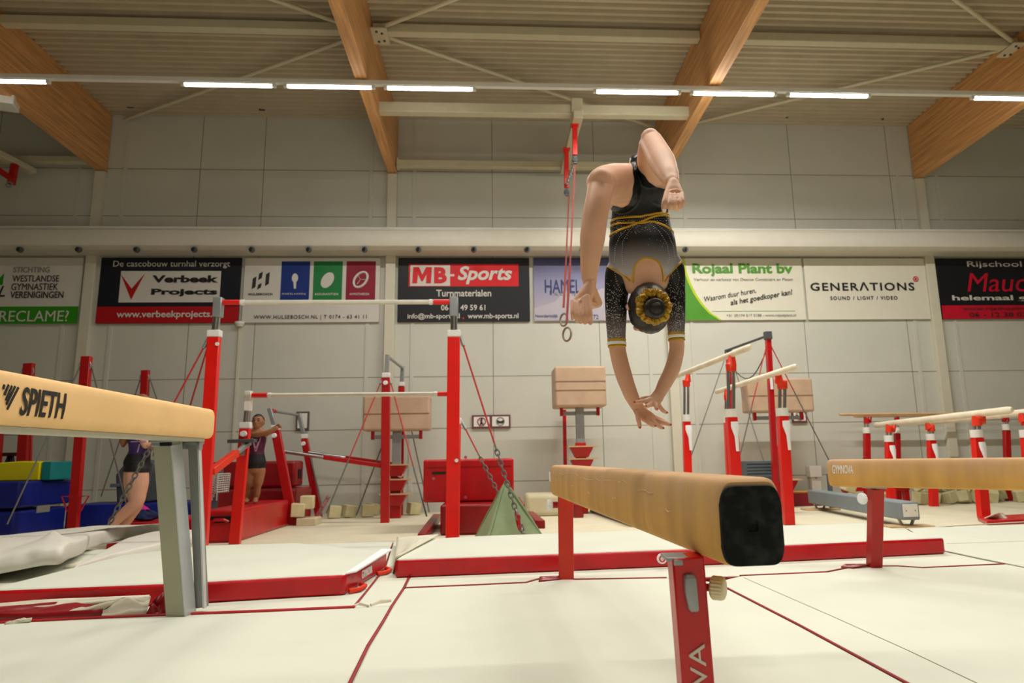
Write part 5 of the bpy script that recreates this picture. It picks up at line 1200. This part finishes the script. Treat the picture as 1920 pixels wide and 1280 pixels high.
# hands
def hand(b, palm, fingers, r=4.3, q=7):
    limb(b, [S(u, v, y, rr, q) for u, v, y, rr in palm]); out = []
    for f in fingers:
        P = [W(*p) for p in f]; kk = f[0][2]/1292; limb(b, [(p, r*kk*s_) for p, s_ in zip(P, (1.12, 1.0, .98, .8))], n=14); out.append((P[-2], P[-1], r*kk*.8))
    return out
fl = hand(b, [(1193, 758, 2.46, 11.5), (1202, 772, 2.455, 13), (1212, 780, 2.45, 13), (1221, 785, 2.45, 11)], [
    [(1195, 772, 2.445), (1196, 784, 2.43), (1199, 794, 2.425), (1199.5, 801, 2.42)], [(1210, 785, 2.44), (1216, 792, 2.43), (1222, 796, 2.43), (1227, 798, 2.43)],
    [(1219, 787, 2.445), (1227, 793, 2.44), (1235, 798, 2.44), (1242, 802, 2.44)], [(1224, 784, 2.455), (1235, 789, 2.45), (1246, 793, 2.45), (1256, 796, 2.45)], [(1223, 780, 2.465), (1233, 784, 2.465), (1241, 788, 2.465), (1249, 792, 2.465)]])
fr = hand(b, [(1237, 736, 2.43, 11), (1231, 746, 2.42, 12.5), (1224, 752, 2.415, 12), (1217, 755, 2.41, 10)], [
    [(1220, 748, 2.41), (1210, 751, 2.39), (1200, 753, 2.385), (1190.5, 754, 2.385)], [(1221, 755, 2.405), (1217, 759, 2.385), (1214, 761, 2.375), (1211, 761.5, 2.37)],
    [(1228, 756, 2.41), (1230, 761, 2.395), (1231, 765, 2.39), (1232, 767, 2.385)], [(1232, 754, 2.42), (1238, 763, 2.41), (1243, 769, 2.41), (1249, 773, 2.41)], [(1222, 746, 2.43), (1213, 746, 2.425), (1206, 747, 2.42), (1199, 749, 2.42)]])
chains = {'torso': ch(torso), 'neck': ch(neck), 'armL': ch(armL), 'armR': ch(armR), 'legL': ch(thL)+ch(shL), 'legR': ch(thR)+ch(shR)}
fine = [(W(1092, 585, 2.03), .085), (W(1264, 380, 1.75), .07), (W(1215, 780, 2.45), .1), (W(1222, 752, 2.41), .09), (hc+fdir*.07-cdir*.03, .075)]
body = fuse(b, .0027, 2, lambda p: min(min(1, max(0, ((p-c).length-r)/.04)) for c, r in fine))
vs, ns, fs = body
o = MB(); o.add(vs, fs); ob = o.build('body', m_skin, gy, smooth='all')
shorts = [(1140, 404), (1149, 384), (1166, 389), (1178, 383), (1185, 366), (1187, 340), (1185, 312), (1180, 300), (1171, 297), (1180, 286), (1194, 282), (1199, 300), (1206, 322), (1217, 340), (1231, 350), (1246, 354), (1262, 358), (1264, 404)]
hole = [(1187, 545), (1187, 515), (1190, 498), (1198, 488), (1213, 482), (1229, 487), (1240, 499), (1243, 515), (1244, 545)]
kL = [False]*len(vs); kA = [False]*len(vs)
for i, p in enumerate(vs):
    u, v = pj(p)
    if v < 404:
        if p.y > 2.24 and inpoly(u, v, shorts): kL[i] = True
        continue
    if v > 660: continue
    c = nearest_chain(p, chains)
    if c == 'torso' and p.z > 1.3:
        near = p.y < 2.43
        if v < 527 and not (near and inpoly(u, v, hole)): kL[i] = True
        # armhole line: slanting seam between shoulder and side
    if c in ('armL', 'armR'):
        if v < (648 if c == 'armL' else 636): kA[i] = True
    if c == 'neck' and v < 522 and not (near_ if False else (p.y < 2.43 and inpoly(u, v, hole))): kL[i] = True
def armline(u): return u
for i, p in enumerate(vs):           # the seam: sleeves start below a slanting line on each shoulder
    if kL[i] or kA[i]:
        u, v = pj(p)
        if v > 404:
            sl = v > 497+(u-1134)*.62 and u < 1188; sr = v > 492+(1278-u)*.9 and u > 1242
            if sl or sr:
                if kL[i]: kL[i] = False; kA[i] = True
            elif kA[i]: kA[i] = False; kL[i] = True
leoB = shell(body, kL, .0022); slB = shell(body, kA, .002)
# lycra that fades from black to silver towards the shoulders and the waist sides
def fade_mat(name, axis_lo, axis_hi, c0, c1, dark='111114'):
    m = M(name, dark, .35, var=.2, scale=10, spec=.45); nt = m.node_tree; N = nt.nodes; L = nt.links; p = N['Principled BSDF']
    tc = N.new('ShaderNodeTexCoord'); sp = N.new('ShaderNodeSeparateXYZ'); L.new(tc.outputs['Object'], sp.inputs[0])
    mr = N.new('ShaderNodeMapRange'); mr.inputs[1].default_value = axis_lo; mr.inputs[2].default_value = axis_hi; mr.inputs[3].default_value = 0; mr.inputs[4].default_value = 1
    mr.interpolation_type = 'SMOOTHSTEP'; L.new(sp.outputs['Z'], mr.inputs[0])
    vo = N.new('ShaderNodeTexVoronoi'); vo.inputs['Scale'].default_value = 420; L.new(tc.outputs['Object'], vo.inputs['Vector'])
    mx = N.new('ShaderNodeMix'); mx.data_type = 'RGBA'; L.new(mr.outputs[0], mx.inputs['Factor'])
    L.new(p.inputs['Base Color'].links[0].from_socket, mx.inputs['A']); mx.inputs['B'].default_value = (*hexc(c1), 1)
    L.new(mx.outputs['Result'], p.inputs['Base Color']); return m
gz = gy.location.z
zz = lambda v, y=2.36: W(1205, v, y).z-gz
m_leoF = fade_mat('leotard_lycra', zz(446), zz(515), None, 'aaa4a6')
m_slvF = fade_mat('sleeve_lycra', zz(565, 2.43), zz(650, 2.43), None, '7d7478')
def bvh(b): return BVHTree.FromPolygons(b.v, b.f)
tL, tA = bvh(leoB), bvh(slB)
def hit(tree, u, v):
    d = ray(u, v).normalized(); h = tree.ray_cast(CAM, d); return (h[0], h[1]) if h[0] is not None else (None, None)
OCT = [(1, 0, 0), (-1, 0, 0), (0, 1, 0), (0, -1, 0), (0, 0, 1), (0, 0, -1)]; OF = [(0, 2, 4), (2, 1, 4), (1, 3, 4), (3, 0, 4), (2, 0, 5), (1, 2, 5), (3, 1, 5), (0, 3, 5)]
def gem(b, tree, u, v, r=.0016):
    p, n = hit(tree, u, v)
    if p is None: return
    b.add([p+V(c)*r for c in OCT], OF, 1)
def arcpts(P, n):
    out = []; L = [math.dist(P[i], P[i+1]) for i in range(len(P)-1)]; T = sum(L)
    for k in range(n):
        d = T*k/(n-1); i = 0
        while i < len(L)-1 and d > L[i]: d -= L[i]; i += 1
        f = d/L[i]; out.append((P[i][0]+(P[i+1][0]-P[i][0])*f, P[i][1]+(P[i+1][1]-P[i][1])*f))
    return out
random.seed(5)
for P, n in (([(1196, 417), (1180, 432), (1168, 452), (1166, 476), (1167, 496)], 24), ([(1182, 424), (1162, 443), (1153, 465), (1152, 490)], 20), ([(1170, 425), (1146, 445), (1137, 465), (1135, 487)], 18),
             ([(1216, 417), (1236, 433), (1251, 458), (1255, 482), (1253, 494)], 24), ([(1232, 420), (1252, 438), (1262, 460), (1266, 485)], 22), ([(1240, 417), (1264, 440), (1272, 462), (1274, 485)], 20)):
    for u, v in arcpts(P, n): gem(leoB, tL, u, v)
for _ in range(110): u = random.gauss(1205, 22); v = 413+abs(random.gauss(0, 9)); gem(leoB, tL, u, v, .0012)
for r_ in range(4):
    for u in range(1147, 1255, 4): gem(leoB, tL, u+(r_ % 2)*2, 401+r_*4.2+(3 if 1170 < u < 1220 else 0), .0013)
for _ in range(70): gem(leoB, tL, random.uniform(1142, 1165), random.uniform(412, 438), .0012)
for _ in range(30): gem(leoB, tL, random.uniform(1248, 1268), random.uniform(404, 426), .0012)
for _ in range(10): gem(leoB, tL, random.uniform(1150, 1260), random.uniform(430, 480), .0013)
for u0, u1, vb in ((1138, 1174, 640), (1252, 1283, 628)):
    for _ in range(330):
        f = random.random()**.45; v = 505+(vb-508)*f; gem(slB, tA, random.uniform(u0-2, u1+2), v, .0012 if f > .7 else .0015)
for P in ([(1152, 506), (1156, 530), (1165, 545), (1175, 555)], [(1268, 500), (1274, 520), (1270, 538), (1258, 548)]):
    for u, v in arcpts(P, 14): gem(slB, tA, u, v)
leo = leoB.build('leotard', [m_leoF, m_gem], gy, smooth='all'); slv = slB.build('sleeves', [m_slvF, m_gem], gy, smooth='all')
def trim(tree, P, r=.0028, name='gold_trim', par=leo, n=40, mat=m_gold):
    pts = [q for q in (hit(tree, u, v)[0] for u, v in arcpts(P, n)) if q is not None]
    if len(pts) > 3:
        k = MB(); k.tube(pts, r, 8); return k.build(name, mat, par, smooth=True)
bt = bvh(MB().add(vs, fs))
def ringtrim(cz, fn, name='gold_trim', par=leo, r=.0038, tree=None, ctr=None, n=64, mat=m_gold):
    pts = []
    for i in range(n):
        a = 2*PI*i/n; d = V((math.cos(a), math.sin(a), 0)); x = ctr.x+d.x*.1; o_ = V((ctr.x, ctr.y, fn(x)))
        h = tree.ray_cast(o_+d*.32, -d)
        if h[0] is not None: pts.append(h[0]+d*.0015)
    if len(pts) > 10: k = MB(); k.tube(pts, r, 8, True, ry=.0014, side=(0, 0, 1)); return k.build(name, mat, par, smooth=True)
cw = W(1201, 412, 2.41); wx = lambda u: W(u, 410, 2.36).x; wz = lambda v: W(1200, v, 2.33).z
def lerpf(P):
    Q = [(wx(u), wz(v)) for u, v in P]
    def f(x):
        if x <= Q[0][0]: return Q[0][1]
        for (x0, z0), (x1_, z1_) in zip(Q, Q[1:]):
            if x <= x1_: s_ = (x-x0)/(x1_-x0); return z0+(z1_-z0)*s_
        return Q[-1][1]
    return f
ringtrim(0, lerpf([(1145, 398), (1170, 404), (1195, 405), (1222, 401), (1256, 392)]), tree=tL, ctr=cw)
ringtrim(0, lerpf([(1143, 406), (1165, 413), (1195, 417), (1225, 413), (1250, 419), (1262, 427)]), tree=tL, ctr=cw)
ringtrim(0, lerpf([(1140, 440), (1155, 427), (1175, 420), (1200, 413), (1225, 405), (1256, 396)]), tree=tL, ctr=cw)
trim(bt, [(1187, 530), (1187, 515), (1188.5, 504), (1191.5, 496), (1197, 489), (1204, 484.5), (1213, 482.5), (1223, 484), (1231, 488), (1237, 494), (1241, 503), (1243, 515), (1243, 528)], .0036)
trim(bt, [(1134, 497), (1150, 504), (1168, 515), (1182, 527)], .0036); trim(bt, [(1277, 490), (1266, 502), (1254, 515), (1246, 528)], .0036)
def cuff(P, tree, par):
    for (uc, v, y, r) in P:
        c = W(uc, v, y); pts = []
        for i in range(28):
            a = 2*PI*i/28; d = V((math.cos(a), math.sin(a), 0)); h = tree.ray_cast(c+d*.045, -d)
            if h[0] is not None and (h[0]-c).length < .05: pts.append(h[0]+d*.0008)
        if len(pts) > 8: k = MB(); k.tube(pts, r, 8, True, ry=r*.6, side=(0, 0, 1)); k.build('cuff_band', m_gold if r < .006 else m_gem, par, smooth=True)
cuff([(1156, 638, 2.47, .005), (1156.5, 643.5, 2.47, .0065), (1157, 649, 2.475, .005), (1268, 626, 2.46, .005), (1268, 631, 2.46, .0065), (1268.5, 637, 2.46, .005)], bt, slv)
# hair, bun, scrunchie
b = MB(); n, mm = 40, 26; axs = (xd, fdir, cdir); rr = (.0765, .0935, .0955); grid = []
for i in range(mm+1):
    th = PI*(i+.02)/(mm+.04); row = []
    for j_ in range(n):
        a = 2*PI*j_/n; d = xd*math.sin(th)*math.cos(a)+fdir*math.sin(th)*math.sin(a)+cdir*math.cos(th)
        wv = 1+.008*math.sin(a*16+th*3); row.append((hc+xd*rr[0]*wv*math.sin(th)*math.cos(a)+fdir*rr[1]*wv*math.sin(th)*math.sin(a)+cdir*rr[2]*wv*math.cos(th), d))
    grid.append(row)
vv = [p for r in grid for p, d in r]; dd = [d for r in grid for p, d in r]; ff = []
hk = lambda d: d.dot(fdir) < .55+.35*max(0, d.dot(cdir)) and not (d.dot(cdir) < -.62 and d.dot(fdir) > -.55) and not (abs(d.x) > .8 and d.dot(fdir) > .1 and d.dot(cdir) < .1)
for i in range(mm):
    for j_ in range(n):
        q = [i*n+j_, (i+1)*n+j_, (i+1)*n+(j_+1) % n, i*n+(j_+1) % n]
        if all(hk(dd[t_]) for t_ in q): ff.append(q)
b.add(vv, ff); hair = b.build('hair', m_hair, gy, smooth='all')
hair.modifiers.new('t', 'SOLIDIFY').thickness = .004
bd = V((.09, -.995, .0)).normalized(); bc = W(1227, 578, 2.385-.118)
a1v = V((1, .09, 0)).normalized(); a2v = V((0, 0, 1))
b = MB(); b.ell(bc+bd*-.01, (.039, .036, .036), 24, 14, (a1v, a2v, bd))
for q in range(1):
    pts = [bc+bd*(.012+.004*q)+(a1v*math.cos(t_)+a2v*math.sin(t_))*(.026-.008*q) for t_ in [2*PI*i/26+q for i in range(26)]]
    b.tube(pts, .0085, 8, True)
b.build('bun', m_hair, hair, smooth='all')
b = MB(); rings = []; N_ = 96; cc_ = W(1225.5, 574, 2.385-.095)
for i in range(N_):
    a = 2*PI*i/N_; rad = a1v*math.cos(a)+a2v*math.sin(a); w_ = .0172*(1+.045*math.sin(a*19)+.06*math.sin(a*7+1)+.04*math.sin(a*31)); R_ = .0475+.002*math.sin(a*9+2)
    rings.append([cc_+rad*(R_+w_*math.cos(f)*1.05)+bd*(w_*.9*math.sin(f)*(1+.12*math.sin(a*23+f*2))+.004*math.sin(a*17)) for f in [2*PI*k_/12 for k_ in range(12)]])
b.ring(rings, False, True); b.build('scrunchie', m_satin, gy, smooth='all')
# face details and nails
for s_ in (-1, 1):
    b = MB(); b.ell(hc+xd*s_*.031+fdir*.080-cdir*.02, (.013, .006, .006), 12, 8, axs); b.build('eye', m_eye, gy, smooth=True)
    b = MB(); b.tube([hc+xd*s_*.016+fdir*.09-cdir*.004, hc+xd*s_*.033+fdir*.084-cdir*.001, hc+xd*s_*.046+fdir*.074-cdir*.006], .0035, 6); b.build('eyebrow', m_hair, gy)
b = MB(); b.ell(hc+fdir*.09-cdir*.064, (.02, .005, .005), 12, 8, axs); b.build('mouth', m_lip, gy, smooth=True)
def nails(L, mt, nm):
    for p0, p1, r in L:
        d = (p1-p0).normalized(); up_ = V((0, -1, .25)); up_ = (up_-d*up_.dot(d)).normalized(); sdd = d.cross(up_)
        b = MB(); b.ell(p1+d*r*.25+up_*r*.72, (r*.62, r*.75, r*.22), 10, 6, (sdd, d, up_)); b.build(nm, mt, gy, smooth=True)
nails(fl+fr, m_nail, 'fingernail'); nails([tl[0]], M('pale_pink_nail', 'e0a8a0', .3), 'toenail'); nails([tr[0]], M('pale_nail', 'f0e4e0', .25), 'toenail')

# ------------------------------------------------------------------ the two people in the background
def person(label, loc, limbs, head, voxel, mats, cloth, hairf, extras):
    t = thing('person', label, 'person', loc); b = MB(); chs = {}
    for nm, l in limbs: 
        limb(b, l, n=16); chs.setdefault(nm, []); chs[nm] = ch(l) if not chs[nm] else chs[nm]
    head(b); bd_ = fuse(b, voxel, 4); o = MB(); o.add(bd_[0], bd_[2]); o.build('body', mats['skin'], t, smooth='all')
    cls = [nearest_chain(p, chs) for p in bd_[0]]
    for nm, fn, mt in cloth:
        keep = [fn(p, c, *pj(p)) for p, c in zip(bd_[0], cls)]; s_ = shell(bd_, keep, .006)
        if s_.f: s_.build(nm, mt, t, smooth='all')
    return t, bd_
# standing girl behind the bars, both arms reaching to the right
Y2 = 9.3; s2 = Y2/1292; S2 = lambda u, v, r, q=None, dy=0: S(u, v, Y2+dy, r, q)
tor = [S2(479, 880, 14, 13), S2(479, 868, 18, 13), S2(480, 845, 13.5, 10), S2(482, 825, 15.5, 11), S2(484, 812, 15, 10)]
limbs = [('torso', tor), ('neck', [S2(484, 812, 6), S2(484, 800, 5.5)]),
         ('arm', [S2(498, 813, 5.5), S2(511, 806, 4.5), S2(522, 798, 3.8, None, -.1)]), ('arm2', [S2(469, 815, 5.5), S2(485, 814, 5, None, -.12), S2(503, 810, 4.5, None, -.16), S2(519, 802, 3.8, None, -.16)]),
         ('leg', [S2(470, 880, 9.5), S2(467, 900, 8.5), S2(465, 917, 6.5), S2(464, 927, 6.5), S2(463, 938, 4.5)]), ('leg2', [S2(488, 880, 9.5), S2(485, 900, 8.5), S2(482, 915, 6.5), S2(481, 925, 6.5), S2(479, 937, 4.5)]),
         ('foot', [S2(463, 938, 4.5), S2(461, 940, 4.5, 3, -.12)]), ('foot2', [S2(479, 937, 4.5), S2(478, 940, 4.5, 3, -.12)])]
for k_ in range(4): limbs.append(('hand%d' % k_, [S2(522, 798+k_*1.2, 1.5, None, -.1), S2(526, 797.5+k_*1.3, 1.3, None, -.13), S2(528, 799+k_*1.3, 1.2, None, -.12)]))
limbs.append(('thumb', [S2(521, 797, 1.5, None, -.1), S2(523, 794, 1.2, None, -.14)]))
h2 = W(484, 790, Y2)
def head2(b):
    b.ell(h2, (10.5*s2, 12*s2, 13*s2), 20, 14); b.ell(h2+V((0, -.03, -.05)), (7.5*s2, 8*s2, 8*s2), 16, 10)
    b.ell(h2+V((0, -12.4*s2, -.016)), (1.6*s2, 2.2*s2, 2.6*s2), 10, 8)
    for s_ in (-1, 1): b.ell(h2+V((s_*10.6*s2, .0, -.01)), (1.3*s2, 2*s2, 3.5*s2), 10, 8)
t2, _b = person('standing girl in a maroon leotard and black shorts holding the second bars', V((h2.x, Y2, .2)), limbs, head2, .009, {'skin': M('skin_brown', '9a6a48', .5, var=.06, sss=.08)},
    [('leotard', lambda p, c, u, v: c == 'torso' and v > 811 and v < 853, m_maro), ('shorts', lambda p, c, u, v: (c in ('torso', 'leg', 'leg2') and 850 < v < 878), m_short)], None, None)
b = MB(); n, mm = 24, 16; vv = []; ff = []; dl = []
for i in range(mm+1):
    th = PI*(i+.02)/(mm+.04)
    for j_ in range(n):
        a = 2*PI*j_/n; d = V((math.sin(th)*math.cos(a), math.sin(th)*math.sin(a), math.cos(th))); dl.append(d); vv.append(h2+V((d.x*11.2*s2, d.y*12.9*s2, d.z*13.8*s2)))
for i in range(mm):
    for j_ in range(n):
        q = [i*n+j_, (i+1)*n+j_, (i+1)*n+(j_+1) % n, i*n+(j_+1) % n]
        if all(dl[t_].y > -.35+.6*max(0, .55-dl[t_].z)-.75*(dl[t_].z > .62) and dl[t_].z > -.55 for t_ in q): ff.append(q)
b.add(vv, ff); ha = b.build('hair', m_hair, t2, smooth='all'); ha.modifiers.new('t', 'SOLIDIFY').thickness = .008
for s_ in (-1, 1):
    b = MB(); b.ell(h2+V((s_*4*s2, -11*s2, .008)), (1.9*s2, .8*s2, .9*s2), 10, 6); b.build('eye', m_eye, t2, smooth=True)
    b = MB(); b.tube([h2+V((s_*2.2*s2, -11.6*s2, .03)), h2+V((s_*4*s2, -11.3*s2, .036)), h2+V((s_*6.4*s2, -10*s2, .028))], .004, 6); b.build('eyebrow', m_hair, t2)
b = MB(); b.ell(h2+V((0, -10.4*s2, -.052)), (2.8*s2, 1.2*s2, .8*s2), 10, 6); b.build('mouth', m_lip, t2, smooth=True)
tb = bvh(MB().add(_b[0], _b[2]))
def stripe(t, tree, P, r, mt, nm='stripe'):
    pts = [q for q in (hit(tree, u, v)[0] for u, v in arcpts(P, 20)) if q is not None]
    if len(pts) > 3: k = MB(); k.tube([p-V((0, .004, 0)) for p in pts], r, 6); k.build(nm, mt, t, smooth=True)
for P in ([(473, 820), (479, 846)], [(489, 820), (480, 846)], [(476, 828), (479.5, 840)], [(485, 828), (480, 840)]): stripe(t2, tb, P, .006, m_pinkl)
# person at left behind the light beam, facing right
Y3 = 7.4; s3 = Y3/1292; S3 = lambda u, v, r, q=None, dy=0: S(u, v, Y3+dy, r, q)
tor = [S3(256, 884, 16, 15), S3(257, 868, 21, 20), S3(262, 846, 16, 18), S3(263, 825, 18, 20), S3(262, 804, 17, 20), S3(262, 793, 12, 20)]
limbs = [('torso', tor), ('neck', [S3(263, 795, 8), S3(265, 776, 7)]),
         ('arm', [S3(262, 803, 9, None, -.12), S3(268, 818, 8, None, -.14), S3(274, 834, 7, None, -.14), S3(285, 833, 5.5, None, -.14), S3(296, 828, 5, None, -.12)]),
         ('arm2', [S3(264, 803, 9, None, .12), S3(272, 822, 8, None, .12), S3(278, 838, 7, None, .1), S3(290, 838, 5.5, None, .06), S3(298, 836, 5, None, .02)]),
         ('leg', [S3(257, 880, 19, 17, -.05), S3(258, 905, 18.5, 16, -.05), S3(258, 928, 14, 13, -.05), S3(255, 942, 12, 12, -.05), S3(240, 956, 10, 11, -.05), S3(222, 972, 8.5, 9, -.05), S3(205, 990, 7, 7, -.05)]),
         ('leg2', [S3(252, 880, 17, 15, .09), S3(250, 905, 16, 14, .09), S3(254, 930, 13, 12, .09), S3(256, 945, 11, 11, .09), S3(244, 965, 10, 10, .09), S3(232, 985, 8, 8, .09), S3(222, 1005, 7, 7, .09)]),
         ('foot', [S3(205, 990, 6.5, 6, -.05), S3(197, 1000, 6, 5, -.05), S3(206, 1006, 6, 4, -.05)]), ('foot2', [S3(222, 1005, 6.5, 6, .09), S3(226, 1014, 6, 4, .09), S3(238, 1016, 5, 4, .09)])]
for k_ in range(4): limbs.append(('hand', [S3(297+k_*.3, 825+k_*2.2, 2.2, None, -.12), S3(301, 826+k_*2.2, 2, None, -.12), S3(303, 829+k_*2.2, 1.9, None, -.1)]))
limbs.append(('hand', [S3(297, 823, 2.2, None, -.14), S3(302, 821, 1.9, None, -.14)]))
for k_ in range(4): limbs.append(('hand2', [S3(298, 833+k_*2.2, 2.2, None, .02), S3(302, 836+k_*2.2, 2, None, .0), S3(299, 839+k_*2.2, 1.9, None, -.03)]))
h3 = W(267, 758, Y3)
def head3(b):
    b.ell(h3, (15*s3, 13*s3, 18*s3), 20, 14); b.ell(h3+V((.035, 0, -.05)), (10*s3, 9*s3, 11*s3), 16, 10); b.ell(h3+V((15.5*s3, 0, -.02)), (3*s3, 2*s3, 3*s3), 10, 8)
    b.ell(h3+V((0, -12.5*s3, -.01)), (2.5*s3, 1.5*s3, 4*s3), 10, 8)
t3, _b3 = person('person in a purple leotard and black shorts standing behind the light tan beam', V((h3.x, Y3, FZ)), limbs, head3, .009, {'skin': M('skin_pink', 'd9a58c', .5, var=.06, sss=.1)},
    [('leotard', lambda p, c, u, v: c == 'torso' and 794 < v < 852, m_purp), ('shorts', lambda p, c, u, v: c in ('torso', 'leg', 'leg2') and 849 < v < 886, m_short)], None, None)
b = MB(); vv = []; ff = []; dl = []
for i in range(mm+1):
    th = PI*(i+.02)/(mm+.04)
    for j_ in range(n):
        a = 2*PI*j_/n; d = V((math.sin(th)*math.cos(a), math.sin(th)*math.sin(a), math.cos(th))); dl.append(d); vv.append(h3+V((d.x*16*s3-.005, d.y*14*s3, d.z*19*s3)))
for i in range(mm):
    for j_ in range(n):
        q = [i*n+j_, (i+1)*n+j_, (i+1)*n+(j_+1) % n, i*n+(j_+1) % n]
        if all(dl[t_].x < .3+.5*(dl[t_].z > .55) and dl[t_].z > -.6 for t_ in q): ff.append(q)
b.add(vv, ff)
pt_ = [W(252, 765, Y3), W(240, 785, Y3), W(235, 808, Y3), W(233, 826, Y3), W(230, 838, Y3)]; b.tube(pt_, [.05, .05, .05, .045, .012], 12)
ha = b.build('hair', m_hairl, t3, smooth='all')
tb = bvh(MB().add(_b3[0], _b3[2]))
for P in ([(246, 815), (262, 828)], [(246, 828), (275, 827)], [(258, 848), (262, 832)]): stripe(t3, tb, P, .006, m_pinkl)
for dy, u, v in ((-.12, 292, 829), ):
    for k_, mt in ((0, m_velcro), (5, m_pinkl), (10, m_velcro)):
        p = W(u-4+k_*.8, v+1-k_*.2, Y3+dy); b = MB(); b.torus(p, .03, .012, (1, 0, .15), 18, 8); b.build('wrist_band', mt, t3, smooth=True)
p = W(293, 847, Y3-.05); b = MB(); b.tube([p+V((-.008, 0, -.045)), p+V((-.004, 0, -.03)), p+V((.006, 0, .02)), p+V((.012, 0, .05))], [.02, .026, .026, .018], 14); tag(b.build('bottle', m_satin, smooth=True), 'small gold bottle held by the person behind the light tan beam', 'bottle')
